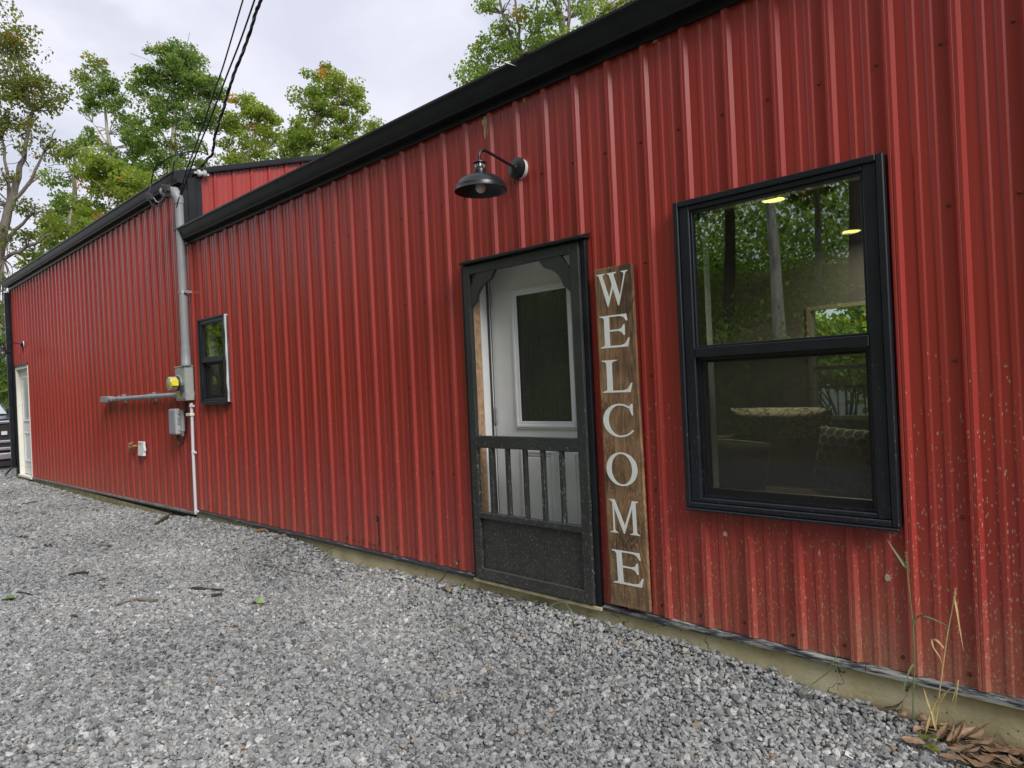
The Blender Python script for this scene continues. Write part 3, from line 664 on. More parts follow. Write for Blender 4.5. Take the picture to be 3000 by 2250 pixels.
# ------------------------------------------------------------------ windows
def frame_boxes(mb, x0, x1, z0, z1, w, y0, y1, wl=None, wr=None, wb=None, wt=None):
    wl = wl or w; wr = wr or w; wb = wb or w; wt = wt or w
    mb.box((x0, y0, z0), (x0 + wl, y1, z1)); mb.box((x1 - wr, y0, z0), (x1, y1, z1))
    mb.box((x0 + wl, y0, z0), (x1 - wr, y1, z0 + wb)); mb.box((x0 + wl, y0, z1 - wt), (x1 - wr, y1, z1))
    return mb
def window(x0, x1, z0, z1, zm, parent, jl=.028, frame=.055, ft=.024):
    w = frame_boxes(MB(), x0, x1, z0, z1, jl, -.050, .0).build('window', 'vinyl', parent, bevel=.004)
    a, b, c0, d = x0 + jl + .001, x1 - jl - .001, z0 + jl + .001, z1 - jl - .001
    frame_boxes(MB(), a, b, c0, d, frame, -.040, .020, wb=.022, wt=ft).build('frame', 'vinyl', w, bevel=.004)
    fa, fb, fc, fd = a + frame + .001, b - frame - .001, c0 + .023, d - ft - .001
    # beaded step round the glass
    frame_boxes(MB(), fa, fb, zm + .024, fd, .010, -.030, .004).build('glazing_bead', 'vinyl', w, bevel=.002)
    MB().box((fa, -.043, zm - .024), (fb, .030, zm + .0235)).build('meeting_rail', 'vinyl', w, bevel=.003)
    frame_boxes(MB(), fa, fb, fc, zm - .025, .026, -.008, .0195, wb=.046).build('lower_sash', 'vinyl', w, bevel=.003)
    MB().box((fa + .010, -.014, zm + .034), (fb - .010, -.009, fd - .010)).build('pane', 'glass', w)
    MB().box((fa + .026, .012, fc + .046), (fb - .026, .017, zm - .051)).build('pane', 'glass', w)
    MB().box((fa + .002, -.0125, fc + .002), (fb - .002, -.0115, zm - .027)).build('insect_screen', 'screen', w)
    frame_boxes(MB(), fa + .0005, fb - .0005, fc + .0005, zm - .0255, .013, -.018, -.0085).build('screen_frame', 'vinyl', w)
    return w
bigw = window(1.80, 2.763, .612, 2.127, 1.375, house)
MB().box((1.80, -.062, .600), (2.763, -.030, .611)).build('sill', 'vinyl', bigw, bevel=.003)
frame_boxes(MB(), 1.838, 2.722, .643, 2.120, .022, .022, .190).build('jamb', 'cream', bigw)
smw = window(-4.105, -3.435, 1.205, 2.118, 1.668, house, jl=.022, frame=.05, ft=.036)
MB().box((-4.105, -.060, 1.195), (-3.435, -.030, 1.204)).build('sill', 'vinyl', smw, bevel=.002)
mb = MB(); 
for k in range(9):
    z = 1.215 + k * .1; mb.hexa([(-3.434, -.044 + .004 * math.sin(k * 2.1), z), (-3.416 + .004 * math.sin(k * 1.7), -.044, z), (-3.416, -.012, z), (-3.434, -.012, z), (-3.434, -.044 + .004 * math.sin(k * 2.1 + 2.1), z + .0995), (-3.416 + .004 * math.sin(k * 1.7 + 1.7), -.044, z + .0995), (-3.416, -.012, z + .0995), (-3.434, -.012, z + .0995)])
tag(mb.build('foam_strip', 'trimwhite', smw), label='white foam strip left bare along the right side')
MB().box((-3.415, -.030, 1.21), (-3.404, -.010, 2.10)).build('flashing_tape', flat('foil_tape', (.10, .09, .12), .5, .2, var=.8, vscale=70), smw)
frame_boxes(MB(), -4.075, -3.465, 1.235, 2.09, .02, .046, .150).build('jamb', 'cream', smw)
bw = frame_boxes(MB(), .52, 1.56, .70, 1.99, .045, 4.96, 5.06).build('window', 'paletrim', house)
MB().box((.566, 4.985, 1.26), (1.514, 5.05, 1.305)).build('meeting_rail', 'vinyl', bw)
MB().box((.566, 5.03, .746), (1.514, 5.035, 1.259)).build('pane', 'glassdoor', bw); MB().box((.566, 5.04, 1.306), (1.514, 5.045, 1.944)).build('pane', 'glassdoor', bw)

# ------------------------------------------------------------------ screen door, inner door
sd = MB().box((.196, -.034, 0.0), (.226, -.002, 2.05)).box((1.199, -.034, 0.0), (1.231, -.002, 2.05)).box((.196, -.026, 2.051), (1.231, -.002, 2.085)).build('screen_door', 'black', house, bevel=.002)
Y0, Y1 = -.050, -.018
MB().box((.23, Y0, 0.006), (.288, Y1, 2.042)).build('stile', 'doorpaint', sd, bevel=.003)
MB().box((1.129, Y0, 0.006), (1.195, Y1, 2.042)).build('stile', 'doorpaint', sd, bevel=.003)
for a, b in ((1.985, 2.042), (.860, .939), (.402, .442), (.006, .077)):
    MB().box((.2885, Y0, a), (1.1285, Y1, b)).build('rail', 'doorpaint', sd, bevel=.003)
for x in (.406, .555, .704, .850, .995):
    MB().box((x - .0135, Y0 + .003, .4425), (x + .0135, Y1 - .003, .8595)).build('baluster', 'doorpaint', sd, bevel=.002)
MB().box((.2885, -.030, .0775), (1.1285, -.022, .4015)).build('kick_panel', 'doorpaint', sd)
BR = [(0, -.215), (0, -.09), (.065, 0), (.235, 0), (.195, -.050), (.15, -.068), (.115, -.085), (.085, -.112), (.064, -.145), (.053, -.175)]
for sx, ox in ((1, .2885), (-1, 1.1285)):
    mb = MB(); mb.extrude([(ox + sx * u, 1.9845 + v) for u, v in BR], Y0 + .004, Y1 - .006, lambda u, v, w: (u, w, v)); mb.build('corner_bracket', 'doorpaint', sd)
MB().box((.2885, -.0215, .443), (1.1285, -.0205, .8595)).build('insect_screen', 'doorscreen', sd); MB().box((.2885, -.0215, .9395), (1.1285, -.0205, 1.9845)).build('insect_screen', 'doorscreen', sd)
mb = MB(); mb.hexa([(.228, -.078, 2.052), (1.246, -.078, 2.052), (1.246, -.0, 2.060), (.228, -.0, 2.060), (.228, -.078, 2.068), (1.246, -.078, 2.068), (1.246, -.0, 2.090), (.228, -.0, 2.090)]); mb.build('drip_cap', 'black', sd, bevel=.002)
MB().box((.19, -.040, -.024), (1.235, .10, -.003)).build('threshold', flat('weathered_sill', (.44, .38, .26), .8, var=.35, vscale=18), sd, bevel=.003)
ed = MB().box((.275, .150, .010), (.475, .195, 2.03)).box((.985, .150, .010), (1.19, .195, 2.03)).box((.475, .150, .010), (.985, .195, .975)).box((.475, .150, 1.875), (.985, .195, 2.03)).build('entry_door', 'white', house)
def moulding(x0, x1, z0, z1, w, y, h, m, p, name='moulding'):
    mb = frame_boxes(MB(), x0, x1, z0, z1, w, y - h, y); frame_boxes(mb, x0 + w * .25, x1 - w * .25, z0 + w * .25, z1 - w * .25, w * .35, y - h * 1.8, y - h * .98)
    return mb.build(name, m, p, bevel=.003)
moulding(.468, .992, .968, 1.882, .052, .1495, .010, 'white', ed)
MB().box((.520, .160, 1.02), (.940, .166, 1.83)).build('pane', 'glassdoor', ed)
moulding(.49, .80, .12, .845, .045, .1495, .007, 'white', ed); MB().box((.545, .143, .175), (.745, .1495, .79)).build('raised_panel', 'white', ed, bevel=.004)
moulding(.93, 1.15, .12, .845, .045, .1495, .007, 'white', ed)
for z in (1.835, 1.054, .25):
    MB().box((.2755, .138, z - .05), (.292, .1495, z + .05)).lathe([(.006, -.052), (.006, .052)], (.2735, .140, z), (0, 0, 1), 8).build('hinge', 'steel', ed)
MB().box((.236, .000, -.004), (.262, .058, 2.05)).build('bare_stud', 'bare', ed)
MB().box((.236, .059, -.004), (.268, .150, 2.05)).box((1.194, .0, -.004), (1.224, .150, 2.05)).box((.2685, .02, 2.031), (1.1935, .150, 2.052)).build('jamb', 'white', ed)
MB().box((.2685, .118, -.004), (.2735, .135, 2.03)).build('weather_strip', 'darkplastic', ed)
mb = MB(); pts = []
for k in range(41):
    x = .30 + k * .0225; pts.append((x, .42 + .022 * math.sin(k * 1.15) + .008 * math.sin(k * .5)))
for (xa, ya), (xb, yb) in zip(pts[:-1], pts[1:]): mb.add([(xa, ya, .1), (xb, yb, .1), (xb, yb, 2.3), (xa, ya, 2.3)], [(0, 1, 2, 3)])
tag(mb.build('curtain', 'curtain', None), 'dim grey curtain hanging behind the glass of the white inner door', 'curtain')

# far white door of the barn
fd = MB().box((-13.40 - bx, -.030, -.11), (-13.36 - bx, .0, 2.10)).box((-13.40 - bx, -.030, 2.052), (-12.26 - bx, .0, 2.10)).build('entry_door', 'black', barn)
MB().box((-13.358 - bx, -.022, -.10), (-13.31 - bx, .085, 2.05)).box((-12.34 - bx, -.022, -.10), (-12.292 - bx, .085, 2.05)).box((-13.31 - bx, -.02, 2.0), (-12.34 - bx, .085, 2.05)).build('jamb', 'cream', fd)
MB().box((-13.308 - bx, .055, -.085), (-12.342 - bx, .095, 1.998)).build('door_leaf', 'white', fd)
MB().box((-13.38 - bx, -.05, -.14), (-12.28 - bx, .09, -.102)).build('threshold', 'cream', fd)
MB().box((-12.288 - bx, -.032, -.10), (-12.262 - bx, .0, 2.05)).build('casing', 'trimwhite', fd)
moulding(-13.15 - bx, -12.5 - bx, .95, 1.85, .05, .0545, .010, 'white', fd); MB().box((-13.10 - bx, .046, 1.0), (-12.55 - bx, .0505, 1.80)).build('pane', flat('frosted_door_glass', (.50, .55, .56), .15), fd)
moulding(-13.15 - bx, -12.5 - bx, .15, .75, .05, .0545, .008, 'white', fd)

# cut flap, knockout hole, mud left by nests, green-white debris
mb = MB(); mb.box((-.925, -.0035, .062), (-.919, -.0022, .235)); mb.box((-1.40, -.0035, .050), (-.925, -.0022, .055)); mb.build('panel_cut', 'darkplastic', house)
mb = MB(); mb.lathe([(.028, 0), (.028, .003), (.0, .003)], (-.94, -.001, .262), (0, -1, 0), 14); mb.build('cable_hole', 'darkplastic', house)
def blob(mb, cx, cz, rx, rz, y, n=22, seed=0, th=.004):
    r = random.Random(seed); pts = []
    for k in range(n):
        t = 2 * math.pi * k / n; q = r.uniform(.62, 1.15); pts.append((cx + math.cos(t) * rx * q, cz + math.sin(t) * rz * q))
    mb.extrude(pts, y, y - th, lambda u, v, w: (u, w, v))
mb = MB(); blob(mb, .468, 2.945, .040, .040, -.001, seed=3); blob(mb, .482, 2.875, .018, .06, -.001, seed=4); blob(mb, .452, 2.88, .009, .055, -.001, seed=5); mb.build('mud_nest_mark', 'mud', house)
mb = MB(); blob(mb, .785, 3.0, .012, .012, -.001, seed=6); blob(mb, .80, 2.975, .010, .016, -.001, seed=7); mb.build('mud_nest_mark', 'mud', house)
mb = MB(); blob(mb, 1.71, 3.0, .008, .02, -.001, seed=8); blob(mb, 1.735, 3.0, .007, .02, -.001, seed=9); blob(mb, 1.72, 2.98, .014, .006, -.0012, seed=10); mb.build('mud_nest_mark', 'mud', house)
for k, (x, z, rx, rz) in enumerate(((2.10, .16, .014, .022), (1.98, .49, .012, .013), (2.70, .395, .013, .016), (1.66, .27, .010, .018), (2.42, .46, .008, .009), (.62 - .63, .055, .012, .010))):
    mb = MB(); blob(mb, x, z, rx, rz, -.0003, seed=20 + k, th=.0035 if x < 2.6 else .006); mb.build('mud_splat', 'mud', house)

# ------------------------------------------------------------------ wall lamps
def make_lamp(x, z):
    o = empty('wall_lamp', (x, 0, z))
    MB().lathe([(.061, .0), (.061, .030)], (0, 0, 0), (0, -1, 0), 28).build('gasket', 'bracketwhite', o, smooth=True)
    MB().lathe([(.062, .0305), (.066, .033), (.066, .041), (.060, .044), (.060, .050), (.054, .055), (.034, .057), (.020, .061), (.016, .072), (.0, .074)], (0, 0, 0), (0, -1, 0), 32).build('wall_plate', 'lampblack', o, smooth=True)
    pts = [(0, -.060, .004), (0, -.12, .016), (0, -.20, .033), (0, -.27, .048), (0, -.295, .052)]
    for k in range(0, 9):
        t = math.radians(k * 90 / 8); pts.append((0, -.305 - .045 * math.sin(t), .007 + .046 * math.cos(t)))
    pts += [(0, -.350, -.010), (0, -.350, -.030)]
    MB().tube(pts, .0085, 10).build('arm', 'lampblack', o, smooth=True)
    S = (0, -.350, -.086)
    prof = [(.010, .075), (.012, .066), (.037, .060), (.038, .056), (.026, .052), (.026, .030), (.0275, .028), (.034, .022), (.036, .016), (.036, -.004), (.040, -.006), (.045, -.010), (.075, -.019), (.105, -.031), (.128, -.049), (.138, -.066), (.141, -.074), (.147, -.078), (.149, -.100), (.152, -.104), (.150, -.106), (.146, -.101), (.136, -.070), (.102, -.036), (.04, -.014), (.02, -.012), (.0, -.012)]
    MB().lathe(prof, S, (0, 0, 1), 40).build('shade', 'lampblack', o, smooth=True)
    mb = MB()
    for k in range(10):
        a = 2 * math.pi * k / 10; c, s = math.cos(a), math.sin(a)
        mb.hexa([(.0255 * c - .003 * s, -.350 + .0255 * s + .003 * c, -.053), (.0255 * c + .003 * s, -.350 + .0255 * s - .003 * c, -.053), (.0285 * c + .003 * s, -.350 + .0285 * s - .003 * c, -.053), (.0285 * c - .003 * s, -.350 + .0285 * s + .003 * c, -.053)] + [(.0255 * c - .003 * s, -.350 + .0255 * s + .003 * c, -.037), (.0255 * c + .003 * s, -.350 + .0255 * s - .003 * c, -.037), (.0285 * c + .003 * s, -.350 + .0285 * s - .003 * c, -.037), (.0285 * c - .003 * s, -.350 + .0285 * s + .003 * c, -.037)])
    mb.build('vent_collar', 'steel', o)
    MB().lathe([(.016, -.020), (.017, -.045), (.021, -.056), (.029, -.074), (.030, -.088), (.024, -.104), (.012, -.113), (.0, -.115)], S, (0, 0, 1), 24).build('bulb', 'bulb', o, smooth=True)
    return o
lamp = make_lamp(.748, 2.565)
tag(lamp, 'black gooseneck lamp with a bare bulb on the wall above the screen door', 'wall lamp', 'gooseneck lamps on the red wall')
lamp2 = copy_tree(lamp); lamp2.location = (-12.56, 0, 2.47)
tag(lamp2, 'black gooseneck lamp above the far white door at the building corner', 'wall lamp', 'gooseneck lamps on the red wall')

# ------------------------------------------------------------------ WELCOME board
sg = MB().hexa([(1.307, -.041, .034), (1.557, -.041, .034), (1.557, -.0205, .034), (1.307, -.0205, .034), (1.296, -.041, 1.870), (1.537, -.041, 1.870), (1.537, -.0205, 1.870), (1.296, -.0205, 1.870)])
sg.v = [(x - 1.42, y + .03, z - .034) for x, y, z in sg.v]
sign = sg.build('welcome_sign', 'sign', None, bevel=.002); sign.location = (1.42, -.03, .034)
tag(sign, 'tall stained wooden board reading WELCOME in white letters, beside the screen door', 'sign')
LW = [(0, 1), (.27, 1), (.27, .975), (.20, .95), (.20, .90), (.385, .27), (.485, .64), (.42, .90), (.385, .955), (.34, .975), (.34, 1), (.64, 1), (.64, .975), (.56, .95), (.56, .90), (.73, .27), (.87, .88), (.86, .95), (.79, .975), (.79, 1), (1, 1), (1, .975), (.94, .95), (.91, .88), (.69, 0), (.665, 0), (.515, .52), (.35, 0), (.325, 0), (.085, .90), (.06, .955), (0, .975)]
LE = [(0, 1), (.92, 1), (.95, .79), (.90, .79), (.82, .91), (.68, .95), (.33, .95), (.33, .55), (.62, .55), (.74, .58), (.80, .68), (.85, .68), (.85, .36), (.80, .36), (.74, .46), (.62, .50), (.33, .50), (.33, .06), (.70, .06), (.84, .10), (.96, .27), (1, .27), (.93, 0), (0, 0), (0, .03), (.10, .05), (.15, .10), (.15, .90), (.10, .95), (0, .97)]
LL = [(0, 1), (.52, 1), (.52, .975), (.40, .95), (.345, .90), (.345, .06), (.70, .06), (.84, .10), (.96, .28), (1, .28), (.93, 0), (0, 0), (0, .03), (.10, .05), (.155, .10), (.155, .90), (.10, .95), (0, .975)]
LM = [(0, 1), (.19, 1), (.515, .25), (.80, 1), (1, 1), (1, .975), (.93, .95), (.915, .90), (.93, .09), (.96, .045), (1.03, .025), (1.03, 0), (.70, 0), (.70, .025), (.775, .05), (.80, .09), (.79, .78), (.50, 0), (.475, 0), (.155, .76), (.165, .09), (.20, .045), (.27, .025), (.27, 0), (0, 0), (0, .025), (.08, .045), (.11, .09), (.105, .90), (.07, .955), (0, .975)]
def letter(poly, x0, x1, z0, z1, lean=0):
    pts = [(x0 + u * (x1 - x0) + lean * (1 - v), z0 + v * (z1 - z0)) for u, v in poly]
    mb = MB(); mb.extrude(pts, -.0423, -.0412, lambda u, v, w: (u - 1.42, w + .03, v - .034)); return mb
def ring_letter(x0, x1, z0, z1, a0, a1, thick_side, open_):
    n = 48; mb = MB(); cx, cz = (x0 + x1) / 2, (z0 + z1) / 2; rx, rz = (x1 - x0) / 2, (z1 - z0) / 2
    out = []; inn = []
    for k in range(n + 1):
        t = a0 + (a1 - a0) * k / n; c, s = math.cos(t), math.sin(t)
        out.append((cx + rx * c, cz + rz * s))
        wx = .34 if (thick_side == 'both' or c < 0) else .10
        inn.append((cx + (rx * (1 - wx)) * c + (0), cz + rz * .90 * s))
    for k in range(n):
        q = [out[k], out[k + 1], inn[k + 1], inn[k]]
        mb.extrude(q, -.0423, -.0412, lambda u, v, w: (u - 1.42, w + .03, v - .034))
    return mb
letter(LW, 1.309, 1.513, 1.657, 1.838).build('letter', 'letter', sign)
letter(LE, 1.317, 1.508, 1.434, 1.609, .0).build('letter', 'letter', sign)
letter(LL, 1.318, 1.512, 1.192, 1.368).build('letter', 'letter', sign)
cm = ring_letter(1.311, 1.531, .951, 1.131, math.radians(52), math.radians(322), 'left', True)
cm.extrude([(1.487, 1.118), (1.500, 1.131), (1.506, 1.131), (1.506, 1.068), (1.500, 1.068), (1.486, 1.100)], -.0426, -.0412, lambda u, v, w: (u - 1.42, w + .03, v - .034))
cm.build('letter', 'letter', sign)
ring_letter(1.318, 1.519, .688, .870, 0, 2 * math.pi, 'both', False).build('letter', 'letter', sign)
letter(LM, 1.327, 1.512, .431, .612).build('letter', 'letter', sign)
letter(LE, 1.328, 1.522, .157, .338, .006).build('letter', 'letter', sign)
MB().lathe([(.007, 0), (.007, .003), (.004, .004), (0, .004)], (1.402 - 1.42, -.0412 + .03, 1.853 - .034), (0, -1, 0), 10).build('screw', 'darkplastic', sign)

# ------------------------------------------------------------------ electric service
mt = empty('electric_meter', (-4.48, 0, 1.245))
MB().box((-.145, -.112, 0), (.145, -.022, .372)).build('housing', 'greybox', mt, bevel=.004)
MB().box((-.151, -.119, .3725), (.151, -.022, .388)).build('lid', 'greybox', mt, bevel=.003)
MB().box((-.085, -.118, .02), (.138, -.1125, .365)).build('cover', 'greybox', mt, bevel=.002)
DC = (-.005, -.118, .195)
MB().lathe([(.092, .0), (.096, .006), (.096, .022), (.090, .026), (.086, .026), (.086, .0)], DC, (0, -1, 0), 36, closed=True).build('clamp_ring', 'steel', mt, smooth=True)
MB().box((.075, -.150, .10), (.105, -.119, .17)).box((.078, -.155, .11), (.102, -.1505, .16)).build('ring_latch', 'darkplastic', mt, bevel=.002)
MB().lathe([(.0, .0), (.083, .0), (.083, .045), (.0, .045)], DC, (0, -1, 0), 32).build('meter_base', 'darkplastic', mt, smooth=True)
MB().lathe([(.0, .046), (.076, .046), (.076, .114), (.070, .118), (.0, .119)], DC, (0, -1, 0), 32).build('dial', 'meterface', mt, smooth=True)
MB().lathe([(.082, .046), (.082, .118), (.076, .126), (.0, .128)], DC, (0, -1, 0), 36).build('glass_cover', 'meterglass', mt, smooth=True)
MB().hexa([(.045, -.215, .165), (.083, -.180, .165), (.0835, -.180, .165), (.0455, -.2155, .165), (.045, -.215, .235), (.083, -.180, .235), (.0835, -.180, .235), (.0455, -.2155, .235)]).box((.030, -.232, .17), (.086, -.165, .232)).build('seal_tag', 'yellow', mt)
MB().box((-.08, -.1195, .045), (-.015, -.1183, .10)).build('warning_sticker', 'yellow', mt); MB().box((0, -.1195, .05), (.02, -.1183, .095)).build('sticker', 'redprint', mt); MB().box((.065, -.1195, .025), (.10, -.1183, .034)).build('sticker', 'redprint', mt)
mb = MB()
for r in (.022, .034, .046): mb.lathe([(r, 0), (r + .003, .0015), (r + .006, 0)], (.1448, -.067, .075), (1, 0, 0), 28)
mb.build('knockout', 'greybox', mt)
tag(mt, 'grey electric meter box with round glass dial and yellow tags, under the tall conduit', 'electric meter')
def ring(mb, z, x, y, r, h): mb.lathe([(r - .002, -h / 2), (r, -h / 2), (r, h / 2), (r - .002, h / 2)], (x, y, z), (0, 0, 1), 20, closed=True)
ms = empty('conduit_mast', (-4.36, -.085, 1.635))
mb = MB().tube([(0, 0, .03), (0, 0, 1.0)], .0445, 22).tube([(0, 0, 1.0), (0, 0, 1.815)], .0445, 22); mb.build('pipe', 'pvc', ms, smooth=True)
mb = MB(); mb.lathe([(.052, -.004), (.052, .03), (.049, .035), (.049, .16), (.0447, .162)], (0, 0, 0), (0, 0, 1), 24); mb.lathe([(.049, 0), (.049, .05), (.0447, .052)], (0, 0, .16), (0, 0, 1), 24); mb.build('coupling', 'pvc', ms, smooth=True)
mb = MB(); mb.lathe([(.0450, 0), (.0472, 0), (.0472, .028), (.0450, .028)], (0, 0, .80), (0, 0, 1), 22, closed=True); mb.box((.046, -.012, .80), (.075, .080, .828)); mb.box((-.075, .02, .80), (-.046, .080, .828)); mb.build('strap', 'steel', ms)
mb = MB()
mb.tube([(0, 0, 1.80), (0, -.005, 1.86), (-.04, -.03, 1.935), (-.11, -.07, 1.95), (-.17, -.105, 1.95)], [.05, .055, .062, .058, .050], 18)
mb.build('weather_head', 'pvc', ms, smooth=True)
MB().lathe([(.048, 0), (.048, .012), (.0, .014)], (-.171, -.107, 1.95), (-.86, -.5, -.1), 18).build('cable_cap', 'darkplastic', ms, smooth=True)
tag(ms, 'tall grey conduit mast with a bent weather head, rising above the meter box', 'conduit')
hp = empty('side_conduit', (-4.64, -.07, 1.305))
MB().tube([(.0, 0, .008), (-1.0, 0, .006), (-2.39, 0, -.002)], .030, 18).build('pipe', 'pvc', hp, smooth=True)
for xx, w in ((-.12, .12), (-1.0, .10), (-2.15, .08)): MB().lathe([(.0302, 0), (.0345, 0), (.0345, w), (.0302, w)], (xx, 0, .006), (1, 0, 0), 20, closed=True).build('coupling', 'pvc', hp, smooth=True)
for xx in (-.93, -2.06):
    mb = MB(); mb.lathe([(.031, 0), (.033, 0), (.033, .02), (.031, .02)], (xx, 0, .004), (1, 0, 0), 18, closed=True); mb.box((xx, .015, .032), (xx + .02, .060, .062)); mb.box((xx, .015, -.062), (xx + .02, .060, -.026)); mb.build('strap', 'steel', hp)
MB().hexa([(-2.83, -.04, -.045), (-2.52, -.04, -.045), (-2.52, .04, -.045), (-2.83, .04, -.045), (-2.83, -.04, .045), (-2.50, -.04, .045), (-2.50, .04, .045), (-2.83, .04, .045)]).build('elbow_body', 'pvc', hp, bevel=.014, seg=3)
MB().lathe([(.036, 0), (.040, .02), (.040, .14), (.036, .15)], (-2.52, 0, 0), (1, 0, 0), 20).build('elbow_neck', 'pvc', hp, smooth=True)
MB().box((-2.82, -.046, -.036), (-2.53, -.0405, .036)).build('cover_plate', 'pvc', hp, bevel=.002)
tag(hp, 'grey horizontal conduit with an end fitting running left from the meter box', 'conduit')
nd = empty('telephone_box', (-4.755, 0, .855))
MB().box((-.10, -.060, .035), (.10, -.020, .285)).build('back_box', 'nid', nd, bevel=.004)
MB().hexa([(-.115, -.125, .0), (.105, -.125, .0), (.115, -.061, .005), (-.125, -.061, .005), (-.105, -.125, .30), (.095, -.125, .30), (.105, -.061, .305), (-.115, -.061, .305)]).build('lid', 'nid', nd, bevel=.022, seg=3)
for zz in (.05, .245): MB().lathe([(.010, 0), (.010, .012), (.0, .013)], (.105, -.085, zz), (1, 0, 0), 10).build('latch', 'steel', nd)
MB().box((.104, -.10, .12), (.114, -.07, .20)).build('hasp', 'steel', nd); MB().box((.06, -.055, -.015), (.09, -.030, .034)).build('ground_lug', 'steel', nd)
MB().tube([(.0, -.07, .01), (-.005, -.07, -.06), (.02, -.065, -.115), (.075, -.06, -.13), (.125, -.05, -.07), (.150, -.03, .04), (.155, -.02, .20), (.150, -.015, .38)], .007, 8).build('cable', 'wire', nd, smooth=True)
tag(nd, 'grey rounded plastic utility box with a looped black cable, below the meter', 'utility box')
pv = empty('drain_pipe', (-4.385, -.045, -.03))
MB().tube([(.0, 0, .0), (.0, 0, .7), (-.004, .006, 1.0), (-.004, .006, 1.245)], .0165, 14).build('pipe', 'palepvc', pv, smooth=True)
for z in (.02, .68, 1.20):
    mb = MB(); mb.lathe([(.0168, 0), (.0205, 0), (.0205, .03), (.0168, .03)], (0, .002, z), (0, 0, 1), 16, closed=True); mb.box((.018, -.006, z), (.036, .026, z + .02)); mb.build('strap', 'palepvc', pv)
MB().box((-.10, -.024, 1.10), (.022, .026, 1.13)).build('clip', 'creamplastic', pv, bevel=.003)
tag(pv, 'thin pale grey pipe running from below the meter down to the ground', 'pipe')
ob = empty('outlet_cover', (-6.085, 0, .555))
MB().hexa([(-.10, -.055, .0), (.10, -.055, .0), (.105, -.020, .0), (-.105, -.020, .0), (-.115, -.040, .185), (.10, -.040, .185), (.105, -.020, .185), (-.12, -.020, .185)]).build('lid', 'whiteplastic', ob, bevel=.006, seg=2)
MB().box((.098, -.05, .06), (.122, -.02, .11)).build('latch', 'whiteplastic', ob, bevel=.003); MB().box((-.08, -.0475, .150), (.02, -.046, .157)).build('slot', 'darkplastic', ob)
tag(ob, 'small white cover box low on the red wall, right of the brass tap', 'outlet cover')
tp = empty('outdoor_tap', (-6.37, 0, .655))
MB().tube([(.05, -.0, .02), (.05, -.06, .02), (.0, -.075, .0), (-.05, -.08, -.045)], [.016, .018, .018, .015], 12).build('spout', 'brass', tp, smooth=True)
MB().tube([(.0, -.075, .0), (.01, -.075, .05)], .012, 10).build('stem', 'brass', tp, smooth=True)
mb = MB(); mb.lathe([(.034, .0), (.040, .006), (.034, .012), (.026, .006)], (.012, -.075, .052), (.1, -.5, 1), 14, closed=True); mb.box((-.022, -.079, .056), (.046, -.071, .062)); mb.build('handle', 'brass', tp)
MB().tube([(-.02, -.075, .0), (-.12, -.06, .012), (-.15, -.05, -.01), (-.13, -.05, -.04), (-.105, -.055, -.02)], .012, 10).build('side_branch', 'brass', tp, smooth=True)
tag(tp, 'tan brass outdoor tap on the wall just left of the white cover box', 'tap')

# ------------------------------------------------------------------ overhead service wires
def curve(pts, n=6):
    pts = [Vector(p) for p in pts]; out = []
    for i in range(len(pts) - 1):
        p0, p1, p2, p3 = pts[max(i - 1, 0)], pts[i], pts[i + 1], pts[min(i + 2, len(pts) - 1)]
        for k in range(n):
            t = k / n
            out.append(.5 * ((2 * p1) + (p2 - p0) * t + (2 * p0 - 5 * p1 + 4 * p2 - p3) * t * t + (3 * p1 - p0 - 3 * p2 + p3) * t ** 3))
    out.append(pts[-1]); return out
th = [(-4.45, .20, 3.90), (-4.307, .223, 3.977), (-4.193, .233, 4.002), (-4.06, .20, 4.045), (-3.90, .15, 4.105), (-3.648, .094, 4.182), (-3.428, .052, 4.25), (-3.114, -.017, 4.351), (-2.812, -.07, 4.443), (-2.505, -.117, 4.534), (-2.215, -.177, 4.626), (-2.024, -.21, 4.684), (-1.75, -.25, 4.76), (-1.2, -.33, 4.91), (-.5, -.44, 5.10), (2.5, -.9, 5.95), (6, -1.5, 7.0)]
cen = curve(th, 10)
sw = empty('service_cable', th[0])
def strand(ph, r, off):
    out = []
    for i, p in enumerate(cen):
        d = (cen[min(i + 1, len(cen) - 1)] - cen[max(i - 1, 0)]).normalized(); a = d.orthogonal().normalized(); b = d.cross(a)
        t = ph + i * .5; out.append(p + a * off * math.cos(t) + b * off * math.sin(t) - Vector(th[0]))
    return MB().tube(out, r, 7)
strand(0, .0085, .009).build('strand', 'wire', sw, smooth=True); strand(2.1, .0085, .009).build('strand', 'wire', sw, smooth=True); strand(4.2, .006, .008).build('strand', 'greywire', sw, smooth=True)
tag(sw, 'thick twisted black service cable, rightmost of the three wires rising from the roof corner', 'cable')
t1 = [(-4.394, -.07, 3.5), (-4.058, -.122, 3.685), (-3.826, -.141, 3.804), (-3.448, -.171, 3.997), (-3.021, -.215, 4.22), (-2.738, -.24, 4.366), (-2.134, -.317, 4.691), (-1.9, -.34, 4.815), (-1.4, -.40, 5.08), (-.6, -.49, 5.5), (2.4, -.82, 7.1)]
t2 = [(-4.387, -.064, 3.5), (-4.075, -.092, 3.661), (-3.655, -.125, 3.875), (-3.245, -.15, 4.081), (-2.805, -.184, 4.304), (-2.434, -.21, 4.492), (-2.062, -.247, 4.686), (-1.8, -.28, 4.82), (-1.3, -.34, 5.08), (-.5, -.44, 5.5), (2.5, -.8, 7.0)]
tag(MB().tube(curve(t1), .007, 7).build('overhead_wire', 'wire', None, smooth=True), 'thin black wire, leftmost of the three rising from the conduit mast', 'wire', 'thin wires rising from the mast')
tag(MB().tube(curve(t2), .008, 7).build('overhead_wire', 'wire', None, smooth=True), 'thin black wire between the leftmost wire and the thick twisted cable', 'wire', 'thin wires rising from the mast')
